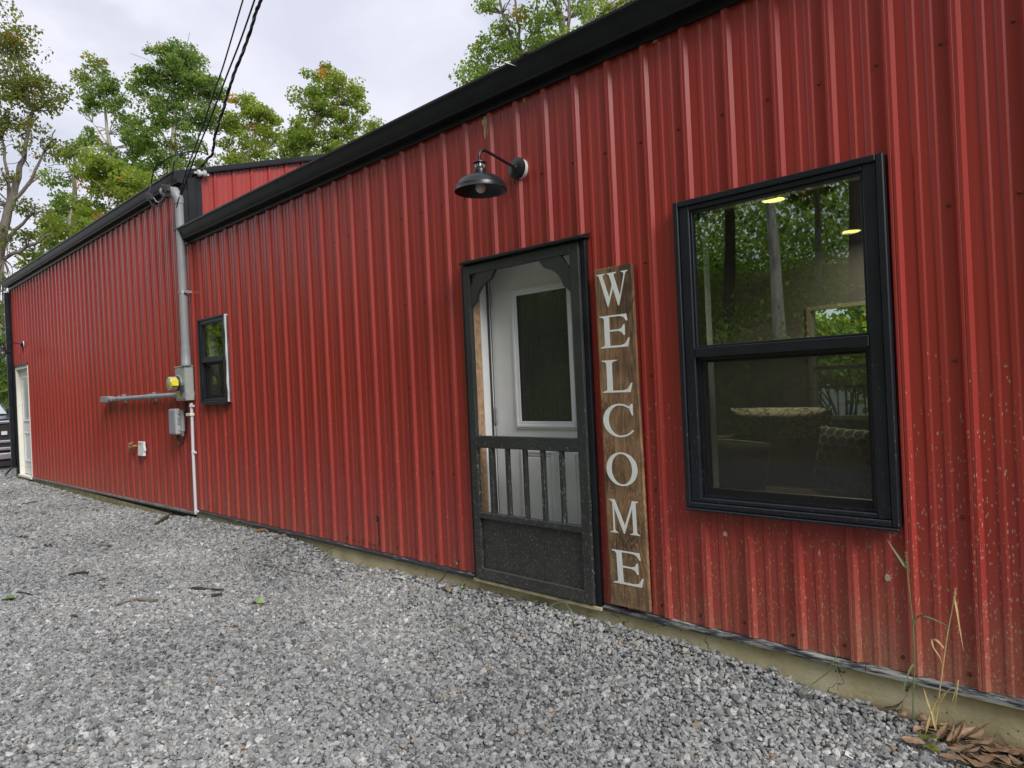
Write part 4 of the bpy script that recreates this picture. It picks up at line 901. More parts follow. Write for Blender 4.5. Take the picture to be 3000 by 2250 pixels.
wl = empty('wire_loops', (-4.5, -.2, 3.5))
def rel(pts): return curve([Vector(p) - Vector((-4.5, -.2, 3.5)) for p in pts])
lA = [(-4.20, .20, 4.00), (-3.55, -.12, 3.735), (-3.913, -.2, 3.827), (-4.327, -.2, 3.887), (-4.648, -.2, 3.879), (-4.791, -.2, 3.83), (-4.852, -.2, 3.745), (-4.80, -.24, 3.60)]
lA = [(-4.22, .20, 4.0), (-4.24, .12, 4.03), (-4.33, .0, 4.02), (-4.50, -.14, 3.965), (-4.70, -.2, 3.895), (-4.791, -.2, 3.83), (-4.852, -.2, 3.745), (-4.80, -.25, 3.60)]
lB = [(-4.20, .20, 4.0), (-4.17, .12, 4.09), (-4.19, .03, 4.08), (-4.14, -.1, 3.97), (-4.12, -.2, 3.83), (-4.19, -.2, 3.72), (-4.26, -.2, 3.63), (-4.26, -.24, 3.53)]
MB().tube(rel(lA), .0075, 7).build('loop', 'wire', wl, smooth=True); MB().tube(rel(lB), .0075, 7).build('loop', 'wire', wl, smooth=True)
MB().tube(rel([(-4.80, -.25, 3.60), (-4.667, -.28, 3.50), (-4.598, -.28, 3.445), (-4.452, -.28, 3.40), (-4.305, -.28, 3.402), (-4.244, -.28, 3.456), (-4.30, -.24, 3.53), (-4.50, -.19, 3.62)]), .007, 7).build('loop', 'wire', wl, smooth=True)
MB().tube(rel([(-4.78, -.25, 3.58), (-4.687, -.24, 3.553), (-4.58, -.24, 3.481), (-4.469, -.24, 3.464), (-4.391, -.24, 3.488), (-4.36, -.24, 3.52), (-4.50, -.19, 3.61)]), .006, 7).build('loop', 'greywire', wl, smooth=True)
for cx, cy, cz, m in ((-4.80, -.25, 3.585, 'darkplastic'), (-4.72, -.26, 3.555, 'darkplastic'), (-4.24, -.245, 3.545, 'darkplastic'), (-4.31, -.25, 3.565, 'darkplastic')):
    mb = MB(); mb.box((cx + 4.5 - .035, cy + .2 - .02, cz - 3.5 - .03), (cx + 4.5 + .035, cy + .2 + .02, cz - 3.5 + .03)); mb.box((cx + 4.5 - .01, cy + .2 - .03, cz - 3.5 - .045), (cx + 4.5 + .01, cy + .2 + .03, cz - 3.5 + .045)); mb.build('connector', m, wl, bevel=.005)
MB().tube(rel([(-4.30, -.10, 3.50), (-4.315, -.12, 3.42), (-4.40, -.115, 3.30), (-4.41, -.115, 3.17)]), .006, 6).build('loose_end', 'wire', wl, smooth=True)
tag(wl, 'black looped wires and clamp connectors hanging at the weather head below the gutter corner', 'wires')
ins = empty('insulator', (-4.45, .21, 3.845))
mb = MB(); mb.lathe([(.0, -.055), (.03, -.052), (.042, -.04), (.042, -.018), (.026, -.008), (.026, .008), (.042, .018), (.042, .04), (.03, .052), (.0, .055)], (.02, 0, 0), (.15, 1, .1), 18); mb.build('knob', 'porcelain', ins, smooth=True)
MB().box((.0, -.085, -.012), (.02, .085, .012)).box((-.045, -.012, -.015), (.0, .012, .015)).build('bracket', 'steel', ins); MB().tube([(.02, .0, .0), (.10, .005, .08), (.16, .01, .14)], .004, 6).build('tie_wire', 'greywire', ins)
tag(ins, 'white porcelain insulator knob fixed under the roof edge of the gable', 'insulator')

# ------------------------------------------------------------------ room seen through the big window
sf = empty('sofa', (1.75, 1.85, 0))
def cushion(mb, a, b, puff=.03, n=8):
    (x0, y0, z0), (x1, y1, z1) = a, b; o = len(mb.v)
    def g(f):
        vs = []; 
        for i in range(n + 1):
            for k in range(n + 1): vs.append(f(i / n, k / n))
        return vs
    e = lambda u, v: puff * (16 * u * (1 - u) * v * (1 - v)) ** .5
    faces = [(lambda i, k: i * (n + 1) + k)]
    for f in (lambda u, v: (x0 + u * (x1 - x0), y0 - e(u, v), z0 + v * (z1 - z0)), lambda u, v: (x0 + u * (x1 - x0), y1 + e(u, v), z0 + v * (z1 - z0)),
              lambda u, v: (x0 + u * (x1 - x0), y0 + v * (y1 - y0), z1 + e(u, v)), lambda u, v: (x0 + u * (x1 - x0), y0 + v * (y1 - y0), z0 - e(u, v)),
              lambda u, v: (x0 - e(u, v), y0 + u * (y1 - y0), z0 + v * (z1 - z0)), lambda u, v: (x1 + e(u, v), y0 + u * (y1 - y0), z0 + v * (z1 - z0))):
        q = lambda i, k: i * (n + 1) + k
        mb.add(g(f), [(q(i, k), q(i + 1, k), q(i + 1, k + 1), q(i, k + 1)) for i in range(n) for k in range(n)])
    return mb
cushion(MB(), (-1.0, -.45, .22), (1.0, .15, .42), .02).build('seat', 'sofa', sf, smooth=True)
cushion(MB(), (-1.0, .10, .30), (1.0, .32, .76), .03).build('backrest', 'sofa', sf, smooth=True)
cushion(MB(), (-1.2, -.45, .10), (-1.02, .32, .60), .02).build('armrest', 'sofa', sf, smooth=True); cushion(MB(), (1.02, -.45, .10), (1.2, .32, .60), .02).build('armrest', 'sofa', sf, smooth=True)
MB().box((-1.15, -.42, .06), (1.15, .30, .21)).build('base', 'sofa', sf, bevel=.01)
for sx in (-1.1, 1.1):
    for sy in (-.38, .26): MB().lathe([(.02, 0), (.028, .06)], (sx, sy, 0), (0, 0, 1), 10).build('leg', 'darkplastic', sf)
tag(sf, 'dark brown sofa inside the room, seen through the lower half of the big window', 'sofa')
def pillow(w, h, t, m, loc, rot, label, group, n=14):
    V = []; F = []
    for s in (1, -1):
        for i in range(n + 1):
            for k in range(n + 1):
                u, v = i / n * 2 - 1, k / n * 2 - 1
                pin = 1 - .07 * (1 - abs(u)) * 0 - .06 * (u * u * (1 - v * v) + v * v * (1 - u * u))
                b = max(0, (1 - u ** 4) * (1 - v ** 4)) ** .5
                V.append((u * w / 2 * (1 - .05 * (1 - v * v) * 0) * pin, s * t / 2 * b, v * h / 2 * pin))
    q = lambda s, i, k: s * (n + 1) ** 2 + i * (n + 1) + k
    for s in (0, 1):
        for i in range(n):
            for k in range(n):
                f = (q(s, i, k), q(s, i + 1, k), q(s, i + 1, k + 1), q(s, i, k + 1)); F.append(f if s == 0 else f[::-1])
    mb = MB(); mb.add(V, F); o = mb.build('pillow', m, None, smooth=True); o.location = loc; o.rotation_euler = rot
    return tag(o, label, 'pillow', group)
pillow(.78, .24, .20, 'vinep', (1.42, 2.02, .88), (.25, 0, 0), 'cream pillow with a dark vine print lying on the sofa back', 'pillows on the sofa')
pillow(.44, .44, .16, 'hexp', (1.97, 1.72, .66), (-.25, .05, -.25), 'pillow with a dark honeycomb print at the right end of the sofa', 'pillows on the sofa')
p3 = pillow(.48, .40, .15, 'darkcloth', (1.22, 1.66, .58), (-.3, .06, .1), 'dark pillow with a cream piped edge, lowest at the left of the sofa', 'pillows on the sofa')
MB().tube(curve([(-.24, 0, .17), (-.1, -.01, .19), (.1, -.01, .19), (.22, 0, .17), (.232, 0, 0), (.22, 0, -.17)]), .008, 6).build('piping', 'piping', p3, smooth=True)

# ------------------------------------------------------------------ parked pickup, mostly beyond the left edge
tk = empty('pickup_truck', (-17.0, -.20, -.27))
def tb(name, m, *boxes, **kw):
    mb = MB()
    for a, b in boxes: mb.box(a, b)
    return mb.build(name, m, tk, **kw)
mb = MB(); mb.hexa([(-1.75, -.98, .55), (-.06, -.98, .45), (-.06, .98, .45), (-1.75, .98, .55), (-1.75, -.95, 1.36), (-.10, -.94, 1.25), (-.10, .94, 1.25), (-1.75, .95, 1.36)])
mb.hexa([(-5.6, -.98, .55), (-1.751, -.98, .55), (-1.751, .98, .55), (-5.6, .98, .55), (-5.6, -.96, 1.32), (-1.751, -.96, 1.32), (-1.751, .96, 1.32), (-5.6, .96, 1.32)])
mb.hexa([(-3.7, -.93, 1.321), (-1.35, -.93, 1.30), (-1.35, .93, 1.30), (-3.7, .93, 1.321), (-3.5, -.76, 1.92), (-2.25, -.76, 1.92), (-2.25, .76, 1.92), (-3.5, .76, 1.92)])
mb.build('body', 'navy', tk, bevel=.05, seg=3)
mb = MB(); mb.hexa([(-1.335, -.86, 1.365), (-1.325, -.86, 1.365), (-1.325, .86, 1.365), (-1.335, .86, 1.365), (-2.20, -.72, 1.875), (-2.19, -.72, 1.875), (-2.19, .72, 1.875), (-2.20, .72, 1.875)]); mb.build('windscreen', 'carglass', tk)
gr = tb('grille', 'darkplastic', ((-.05, -.80, .46), (-.01, .80, 1.20)))
for z in (.50, .67, 1.14):
    MB().tube([(.0, -.80, z + .03), (.012, -.4, z + .03), (.012, .4, z + .03), (.0, .80, z + .03)], .038, 12).build('grille_bar', 'chrome', gr, smooth=True)
MB().box((.028, -.25, .86), (.042, -.12, .95)).box((.028, .30, .86), (.042, .42, .95)).box((.028, .50, .86), (.042, .62, .95)).build('badge', 'whiteplastic', gr, bevel=.004)
for s in (-1, 1):
    MB().box((-.10, s * .82, .70), (.0, s * .97, 1.12)).build('headlight', 'headlight', tk, bevel=.02, seg=2)
    MB().hexa([(-1.9, s * .95, 1.30), (-1.75, s * .95, 1.30), (-1.75, s * 1.18, 1.30), (-1.9, s * 1.18, 1.30), (-1.9, s * .95, 1.50), (-1.75, s * .95, 1.50), (-1.75, s * 1.18, 1.52), (-1.9, s * 1.18, 1.52)]).build('mirror', 'darkplastic', tk, bevel=.02)
tb('bumper', 'chrome', ((-.10, -.98, .27), (.10, .98, .43)), bevel=.04, seg=3); tb('air_dam', 'darkplastic', ((-.12, -.90, .08), (.03, .90, .265)), bevel=.03)
tb('roof_light', 'headlight', ((-2.5, -.1, 1.921), (-2.4, .1, 1.95)), bevel=.01)
for wx in (-1.0, -4.5):
    for s in (-1, 1):
        w_ = MB().lathe([(.20, -.12), (.36, -.125), (.385, -.10), (.385, .10), (.36, .125), (.20, .12)], (wx, s * .76, .385), (0, 1, 0), 30, closed=True).build('wheel', 'tyre', tk, smooth=True)
        MB().lathe([(.0, .05), (.12, .06), (.20, .10), (.205, .0), (.0, -.02)], (wx, s * .76, .385), (0, s, 0), 24).build('rim', 'chrome', w_, smooth=True)
tag(tk, 'dark navy pickup truck with chrome grille bars, half hidden behind the left building corner', 'pickup truck')

TREES=[
('left','olive',[(-20.08,0.39,1.04,0.17),(-19.74,0.73,4.32,0.15),(-19.48,0.98,6.08,0.12),(-19.24,1.2,7.08,0.09),(-19.03,1.41,8.08,0.06),(-18.8,1.63,9.34,0.03)],[[(-19.45,1.0,5.82,0.06),(-19.18,1.26,6.19,0.05),(-18.85,1.58,6.55,0.03)],[(-19.5,0.95,5.32,0.06),(-19.02,1.42,5.61,0.05),(-18.55,1.87,5.96,0.025)],[(-19.32,1.12,6.83,0.06),(-18.96,1.47,7.32,0.05),(-18.61,1.81,8.18,0.03),(-18.37,2.05,8.8,0.015)],[(-19.43,1.02,6.33,0.06),(-19.33,1.12,7.34,0.05),(-19.42,1.03,8.62,0.03)],[(-18.96,1.47,7.32,0.03),(-18.59,1.84,7.61,0.012)]],[(-19.46,0.99,11.67,0.89,0.7,1.0),(-19.11,1.33,11.2,0.76,0.63,0.9),(-19.37,1.08,10.26,1.14,0.76,1.0),(-18.78,1.65,9.97,0.76,0.76,0.9),(-18.38,2.03,9.63,0.44,0.7,0.6),(-19.27,1.18,9.05,1.08,0.63,0.8),(-20.0,0.47,9.16,0.76,1.52,0.9),(-20.15,0.32,7.14,0.63,1.27,0.7),(-18.93,1.51,8.33,0.63,0.44,0.45),(-18.47,1.96,8.55,0.38,0.63,0.3),(-19.27,1.17,7.59,0.51,0.38,0.35),(-18.85,1.59,6.61,0.44,0.32,0.45),(-19.47,0.99,5.82,0.38,0.51,0.4),(-19.05,1.39,5.92,0.38,0.25,0.4),(-19.42,1.03,4.55,0.44,0.51,0.45),(-19.59,0.87,3.55,0.25,0.51,0.4)]),
('slim','mid',[(-25.11,3.88,0.81,0.14),(-24.91,4.07,7.15,0.11),(-24.89,4.08,8.65,0.08),(-24.87,4.1,9.65,0.05),(-24.87,4.11,10.65,0.02)],[[(-24.89,4.09,8.48,0.03),(-24.54,4.42,8.8,0.012)],[(-24.91,4.07,7.82,0.03),(-25.28,3.71,8.26,0.012)]],[(-24.91,4.06,10.24,0.63,0.67,0.7),(-25.36,3.63,9.52,0.5,0.5,0.5),(-24.64,4.33,9.55,0.5,0.42,0.6),(-25.21,3.77,8.5,0.67,0.47,0.7),(-24.68,4.29,8.22,0.58,0.5,0.8),(-25.47,3.52,8.02,0.37,0.3,0.5),(-24.95,4.03,7.32,0.75,0.58,0.6)]),
('low_left','light',[(-21.82,2.89,0.87,0.12),(-21.71,2.99,4.69,0.1),(-21.65,3.04,5.86,0.08),(-21.62,3.07,6.74,0.05),(-21.55,3.15,7.47,0.02)],[[(-21.65,3.04,5.86,0.03),(-22.06,2.65,6.48,0.012)],[(-21.65,3.05,6.08,0.03),(-21.1,3.58,6.56,0.012)]],[(-22.16,2.56,6.63,0.66,0.51,0.9),(-21.62,3.08,6.89,0.66,0.51,0.8),(-22.24,2.48,5.75,0.59,0.66,1.0),(-21.65,3.04,5.86,0.73,0.59,1.0),(-22.67,2.06,5.34,0.44,0.44,0.8),(-22.65,2.08,4.6,0.51,0.51,0.9),(-22.0,2.71,5.0,0.73,0.59,1.0)]),
('yellow','light',[(-22.59,4.93,0.74,0.14),(-22.42,5.09,6.18,0.11),(-22.44,5.07,7.15,0.09),(-22.44,5.07,8.11,0.06),(-22.3,5.2,9.06,0.03)],[[(-22.44,5.07,7.07,0.04),(-22.94,4.58,7.18,0.03),(-23.33,4.2,7.53,0.015)],[(-22.43,5.07,7.95,0.04),(-22.03,5.46,8.49,0.015)],[(-22.43,5.07,6.51,0.04),(-21.97,5.52,6.8,0.015)]],[(-23.09,4.43,9.6,0.8,0.64,1.0),(-22.59,4.92,9.16,0.8,0.64,0.8),(-22.89,4.63,8.62,0.96,0.64,1.0),(-22.15,5.35,8.57,0.88,0.72,1.0),(-21.7,5.78,8.06,0.72,0.8,1.0),(-23.33,4.21,7.69,0.8,0.64,0.8),(-22.53,4.98,7.47,0.96,0.72,0.7),(-21.85,5.64,7.11,0.8,0.64,0.8),(-23.02,4.51,6.54,0.96,0.72,0.8),(-23.61,3.94,6.26,0.8,0.64,0.8),(-22.23,5.28,6.17,0.96,0.8,0.9)]),
('dark_narrow','dark',[(-27.25,5.98,0.67,0.15),(-26.97,6.25,9.26,0.12),(-27.15,6.08,10.77,0.1),(-27.27,5.95,12.28,0.06),(-27.31,5.91,13.78,0.03)],[[(-27.19,6.03,11.52,0.04),(-27.69,5.55,12.59,0.012)],[(-27.24,5.99,12.09,0.03),(-26.93,6.28,13.19,0.012)]],[(-27.52,5.71,14.82,0.37,0.52,1.0),(-27.9,5.34,14.38,0.3,0.45,0.9),(-27.16,6.06,14.33,0.34,0.6,1.0),(-27.45,5.78,13.79,0.75,0.65,0.8),(-27.8,5.44,13.34,0.41,0.34,0.4),(-26.93,6.28,13.19,0.47,0.56,0.8),(-26.76,6.45,12.34,0.56,0.65,0.9),(-27.71,5.53,12.12,0.26,0.34,0.6),(-27.99,5.26,11.61,0.3,0.47,0.9),(-27.26,5.96,11.34,0.37,0.37,0.5),(-26.38,6.82,11.47,0.65,0.75,0.9),(-26.29,6.91,10.34,0.56,0.75,0.8),(-26.88,6.34,10.76,0.47,0.56,0.6)]),
('round','dark',[(-24.72,7.03,0.6,0.2),(-24.5,7.25,7.45,0.17),(-24.46,7.29,9.07,0.14),(-24.36,7.38,10.87,0.11),(-24.26,7.48,12.31,0.07),(-24.25,7.49,13.57,0.03)],[[(-24.36,7.38,10.87,0.07),(-24.76,6.99,11.98,0.04),(-25.06,6.71,12.99,0.02)],[(-24.31,7.44,11.77,0.06),(-23.84,7.89,12.46,0.03),(-23.56,8.16,13.16,0.015)],[(-24.46,7.28,8.89,0.05),(-23.82,7.91,9.12,0.03),(-23.42,8.29,9.45,0.012)],[(-24.39,7.35,10.33,0.05),(-24.93,6.83,10.9,0.02)]],[(-24.23,7.51,14.47,0.99,0.69,1.0),(-23.71,8.01,14.53,0.45,0.54,1.0),(-24.83,6.92,13.88,0.81,0.72,0.95),(-24.06,7.67,13.65,0.99,0.81,0.9),(-25.3,6.47,13.45,0.4,0.54,0.9),(-23.55,8.17,13.52,0.63,0.81,1.0),(-24.68,7.08,12.69,0.9,0.63,0.6),(-23.97,7.76,12.47,0.9,0.72,0.9),(-23.11,8.6,13.13,0.4,0.72,0.9),(-23.34,8.38,12.07,0.63,0.72,0.9),(-24.91,6.85,11.62,0.9,0.72,0.8),(-23.88,7.85,11.2,0.72,0.72,0.6),(-24.55,7.2,10.7,0.72,0.72,0.6),(-24.96,6.8,10.0,0.9,0.81,0.9),(-24.13,7.61,9.59,0.81,0.9,0.6),(-23.53,8.19,10.09,0.72,0.81,0.5),(-24.74,7.02,8.91,0.81,0.72,0.9),(-23.7,8.02,8.84,0.81,0.81,0.9)]),
('leaning','light',[(-23.07,8.64,0.5,0.14),(-22.88,8.82,8.25,0.11),(-22.5,9.18,9.85,0.08),(-22.14,9.54,11.09,0.05),(-21.91,9.76,12.16,0.02)],[[(-22.73,8.97,8.96,0.03),(-23.15,8.56,9.89,0.012)],[(-22.28,9.4,10.56,0.03),(-21.76,9.91,10.88,0.012)]],[(-22.34,9.34,12.72,0.5,0.45,0.9),(-21.91,9.76,12.16,0.63,0.63,0.9),(-22.5,9.18,11.83,0.72,0.63,0.8),(-21.59,10.07,12.05,0.4,0.45,0.6),(-21.94,9.73,11.08,0.81,0.72,0.9),(-22.73,8.97,10.94,0.72,0.72,0.6),(-21.42,10.23,11.22,0.45,0.45,0.5),(-22.5,9.19,10.03,0.9,0.72,0.8),(-21.71,9.95,10.16,0.81,0.63,0.8),(-23.03,8.67,9.52,0.72,0.72,0.8),(-21.18,10.47,10.67,0.45,0.36,0.6),(-22.0,9.67,9.27,1.26,0.72,0.9)]),
('rust','rust',[(-20.15,10.07,0.4,0.15),(-19.86,10.35,8.73,0.12),(-19.7,10.51,10.28,0.09),(-19.34,10.86,11.82,0.06),(-19.11,11.08,13.03,0.03)],[[(-19.7,10.51,10.28,0.04),(-19.99,10.23,11.0,0.012)],[(-19.41,10.79,11.48,0.04),(-18.71,11.47,11.96,0.02)],[(-19.63,10.58,10.62,0.04),(-19.0,11.19,10.76,0.015)]],[(-19.16,11.03,13.38,0.38,0.43,0.9),(-18.75,11.43,12.74,0.69,0.56,1.0),(-19.31,10.88,12.6,0.69,0.56,0.8),(-19.95,10.27,12.3,0.43,0.43,0.7),(-18.39,11.78,12.2,0.49,0.61,0.9),(-19.21,10.98,11.82,0.87,0.61,0.9),(-19.79,10.42,11.33,0.69,0.61,0.7),(-18.67,11.51,11.26,0.69,0.61,0.9),(-19.37,10.83,10.78,1.04,0.61,1.0),(-20.01,10.21,10.39,0.69,0.61,0.9),(-18.38,11.79,10.72,0.35,0.38,0.6),(-19.03,11.16,9.89,1.39,0.69,1.0)]),
('tip','rust',[(-21.63,14.21,0.13,0.12),(-21.32,14.51,9.74,0.08),(-21.25,14.57,11.74,0.05),(-21.24,14.59,12.64,0.02)],[],[(-21.22,14.6,12.7,0.28,0.24,0.9),(-21.32,14.51,12.25,0.4,0.3,0.7),(-21.2,14.62,11.54,0.6,0.5,1.0)]),
('forked','mid',[(-10.45,12.51,0.24,0.16),(-10.24,12.71,8.23,0.13),(-10.41,12.55,10.77,0.08),(-10.62,12.35,11.48,0.06),(-10.86,12.12,12.48,0.04),(-10.97,12.01,13.75,0.02)],[[(-10.47,12.49,11.05,0.05),(-10.52,12.44,12.04,0.04),(-10.62,12.34,13.45,0.02)],[(-10.62,12.35,11.48,0.03),(-10.88,12.1,11.85,0.012)],[(-10.36,12.6,10.63,0.04),(-10.06,12.88,12.01,0.03),(-10.17,12.78,13.42,0.02)]],[(-11.2,11.78,12.78,0.39,0.22,0.45),(-10.6,12.36,12.47,0.56,0.42,0.55),(-10.87,12.1,11.92,0.56,0.31,0.6),(-11.24,11.74,11.38,0.53,0.45,0.95),(-10.69,12.27,11.28,0.63,0.49,0.9),(-11.52,11.48,10.77,0.45,0.45,1.0),(-10.97,12.01,10.59,0.84,0.49,1.0),(-10.11,12.84,12.15,0.56,0.63,0.7),(-10.04,12.91,11.38,0.7,0.56,1.0),(-11.63,11.36,10.29,0.35,0.35,1.0),(-10.47,12.49,13.58,0.84,0.56,0.6),(-10.26,12.69,10.62,0.84,0.7,1.0)]),
('pale_twin','mid',[(-9.21,12.32,0.25,0.17),(-8.94,12.59,8.26,0.15),(-8.89,12.63,10.8,0.12),(-8.91,12.61,11.47,0.1),(-9.05,12.47,12.28,0.07),(-9.21,12.32,13.36,0.03)],[[(-8.89,12.63,10.8,0.06),(-8.78,12.73,11.73,0.05),(-8.76,12.76,13.06,0.03)],[(-8.87,12.64,11.26,0.04),(-8.51,12.99,11.11,0.02)]],[(-9.11,12.41,11.88,0.33,0.47,0.5),(-8.58,12.93,12.05,0.4,0.4,0.8),(-9.1,12.43,10.94,0.53,0.47,0.9),(-8.66,12.85,11.05,0.47,0.47,0.8),(-9.03,12.49,12.95,0.93,0.53,0.7)]),
('grey_straight','light',[(-9.96,14.38,0.12,0.16),(-9.73,14.61,8.93,0.13),(-9.66,14.67,12.16,0.11),(-9.56,14.77,13.33,0.09),(-9.48,14.84,14.8,0.04)],[[(-9.65,14.68,12.45,0.04),(-9.17,15.14,13.01,0.02)]],[(-9.39,14.93,12.73,0.51,0.51,0.7),(-8.96,15.35,12.93,0.66,0.37,0.9),(-9.31,15.01,11.99,0.73,0.66,1.0),(-8.53,15.76,13.19,0.59,0.32,0.9),(-8.77,15.53,12.25,0.73,0.73,1.0),(-9.35,14.97,14.05,1.03,0.59,0.7),(-8.3,15.99,13.84,0.88,0.59,0.8)]),
('far_shrub','dark',[(-33.15,3.04,0.26,0.12),(-33.07,3.12,2.86,0.09),(-32.98,3.2,4.46,0.05),(-32.99,3.2,5.67,0.02)],[],[(-33.07,3.12,5.47,0.6,0.6,0.9),(-32.97,3.22,4.06,0.6,0.8,1.0),(-33.3,2.9,2.88,0.9,1.0,1.0),(-33.06,3.13,2.06,0.5,0.8,1.0),(-33.97,2.24,4.13,1.0,1.4,1.0),(-34.18,2.04,2.13,1.2,1.0,1.0)]),
]

# ------------------------------------------------------------------ trees
def leaves_arrays(centres, size, droop, r):
    """one bent two-face leaf per centre: pointed, hanging a little"""
    n = len(centres)
    d = r.normal(size=(n, 3)); d[:, 2] -= droop; d /= np.linalg.norm(d, axis=1, keepdims=True)
    a = r.normal(size=(n, 3)); s = np.cross(d, a); s /= np.linalg.norm(s, axis=1, keepdims=True)
    nn = np.cross(s, d)
    L_ = (size * r.uniform(.6, 1.35, n))[:, None]; W_ = L_ * r.uniform(.26, .42, n)[:, None]
    p0 = centres; p2 = centres + d * L_; mid = centres + d * L_ * .45 + nn * L_ * .08
    V = np.stack([p0, mid + s * W_, p2, mid - s * W_], 1).reshape(-1, 3)
    b = np.arange(n)[:, None] * 4
    F = np.concatenate([b + np.array([[0, 1, 2]]), b + np.array([[0, 2, 3]])], 1).reshape(-1, 3)
    return V, F
def crown(lobes, leaf, dens, r, depth_dir, droop=.7):
    C = []; T = []
    for cx, cy, cz, hw, hh, de in lobes:
        area = math.pi * hw * hh
        nc = max(5, int(area * 14.5 * de))
        u = r.normal(size=(nc, 3)); u /= np.linalg.norm(u, axis=1, keepdims=True); u *= r.uniform(0, 1, (nc, 1)) ** .42 * .92
        cl = np.array([cx, cy, cz]) + u * np.array([hw, hw, hh])
        cl += depth_dir * r.normal(0, hw * .25, (nc, 1))
        for q in cl:
            k = int(r.integers(30, 64) * dens)
            rr = r.uniform(.22, .42)
            v = r.normal(size=(k, 3)); v /= np.linalg.norm(v, axis=1, keepdims=True); v *= r.uniform(.15, 1, (k, 1)) ** .5
            C.append(q + v * np.array([rr, rr, rr * .62])); T.append(np.full(k, r.uniform(-.18, .18)) + (.5 if r.uniform() < .03 else 0))
    C = np.concatenate(C); T = np.concatenate(T)
    V, F = leaves_arrays(C, leaf, droop, r)
    tone = np.clip(.43 + T + r.normal(0, .19, len(C)), 0, 1)
    return V, F, np.repeat(tone, 2)
LAB = dict(left='tall loose tree with olive foliage and a leaning grey trunk at the left edge',
    slim='slim dark-stemmed tree just right of the tall olive tree', low_left='low light-green tree whose crown meets the far end of the roof edge',
    yellow='light-green tree with pale trunk and brown tufts, before the dark round tree', dark_narrow='narrow dark green tree with a forked top, left of the big round crown',
    round='big dark green tree with a round crown and pale trunk behind the roof corner', leaning='light-green leaning tree behind the overhead wires, right of the round tree',
    rust='tree with rusty brown leaf tufts, rightmost of those left of the long gutter', tip='small treetop barely showing over the long gutter, right of the rusty tree',
    forked='crooked forked tree over the long gutter at the top, beside the open sky', pale_twin='pale twin-stemmed trunk with light foliage above the long gutter',
    grey_straight='straight grey trunk with light leaves, rightmost tree above the long gutter', far_shrub='dark green tree beyond the pickup at the left edge')
BK = dict(olive='bark', mid='bark', light='palebark', dark='palebark', rust='bark')
for name, kind, tr, brs, lobes in TREES:
    r = np.random.default_rng(abs(hash_name(name)))
    base = tr[0][:3]
    o = tag(empty('tree', (base[0], base[1], -.3)), LAB[name], 'tree', 'trees behind the buildings')
    off = Vector((base[0], base[1], -.3))
    mb = MB()
    def limb(pts, seg=8):
        c = curve([p[:3] for p in pts], 4); rs = np.interp(np.linspace(0, 1, len(c)), np.linspace(0, 1, len(pts)), [p[3] for p in pts])
        c = [Vector(p) - off + Vector(r.normal(size=3) * .018) for p in c]
        mb.tube(c, list(rs), seg)
        return c
    pts = [(tr[0][0], tr[0][1], -.4, tr[0][3] * 1.15)] + list(tr)
    main = limb(pts, 10)
    for b in brs: limb(b, 6)
    # twigs reaching into every lobe
    tips = [Vector(p[:3]) - off for p in tr[2:]] + [Vector(p[:3]) - off for b in brs for p in b]
    for cx, cy, cz, hw, hh, de in lobes:
        c = Vector((cx, cy, cz)) - off
        below = [t for t in tips if t.z < c.z + .2] or tips
        s = min(below, key=lambda t: (t - c).length)
        if (s - c).length > 6: continue
        for j in range(6):
            e = c + Vector(r.normal(size=3)) * hw * .42
            m_ = (s + e) * .5 + Vector(r.normal(size=3)) * .12
            mb.tube(curve([s, m_, e], 3), [.02] * 3 + [.009] * 4, 5)
    mb.build('trunk', BK[kind], o, smooth=True)
    dd = np.array([-.7, .7, 0])
    V, F, tone = crown([(l[0] - off.x, l[1] - off.y, l[2] - off.z, l[3], l[4], l[5]) for l in lobes], .108 if name not in ('forked', 'pale_twin', 'grey_straight', 'left') else .092, 1.0 if name == 'left' else 1.75, r, dd)
    fast_mesh('crown', V, F, kind, o, tone)
# leafy shrub glimpsed through the room's back window
r = np.random.default_rng(77)
for (sx, sy, lab) in ((-1.3, 11.5, 'bright green bush seen through the back window of the room'),):
    o = tag(empty('bush', (sx, sy, -.25)), lab, 'bush')
    mb = MB()
    for k in range(9):
        e = Vector((r.normal(0, .9), r.normal(0, .5), r.uniform(1.2, 2.6))); mb.tube(curve([(0, 0, 0), e * .5 + Vector((.1, 0, .1)), e], 3), [.03] * 3 + [.015] * 4, 5)
    mb.build('stem', 'darkbark', o, smooth=True)
    V, F, tone = crown([(r.normal(0, 1.2), r.normal(0, .5), r.uniform(.6, 2.9), .6, .5, 1.0) for k in range(16)], .15, 1.0, r, np.array([0, 1., 0])); fast_mesh('crown', V, F, 'light', o, tone)
rail = MB()
for k in range(22): rail.box((-1.0 + k * .11, 6.40, .35), (-.985 + k * .11, 6.415, 1.02))
rail.box((-1.05, 6.39, 1.02), (1.45, 6.425, 1.05)).box((-1.05, 6.39, .30), (1.45, 6.425, .34)).box((-1.05, 6.38, -.25), (-1.0, 6.43, 1.08)).box((1.40, 6.38, -.25), (1.45, 6.43, 1.08))
tag(rail.build('porch_railing', 'darkplastic', None), 'dark thin-barred railing seen through the back window of the room', 'railing')

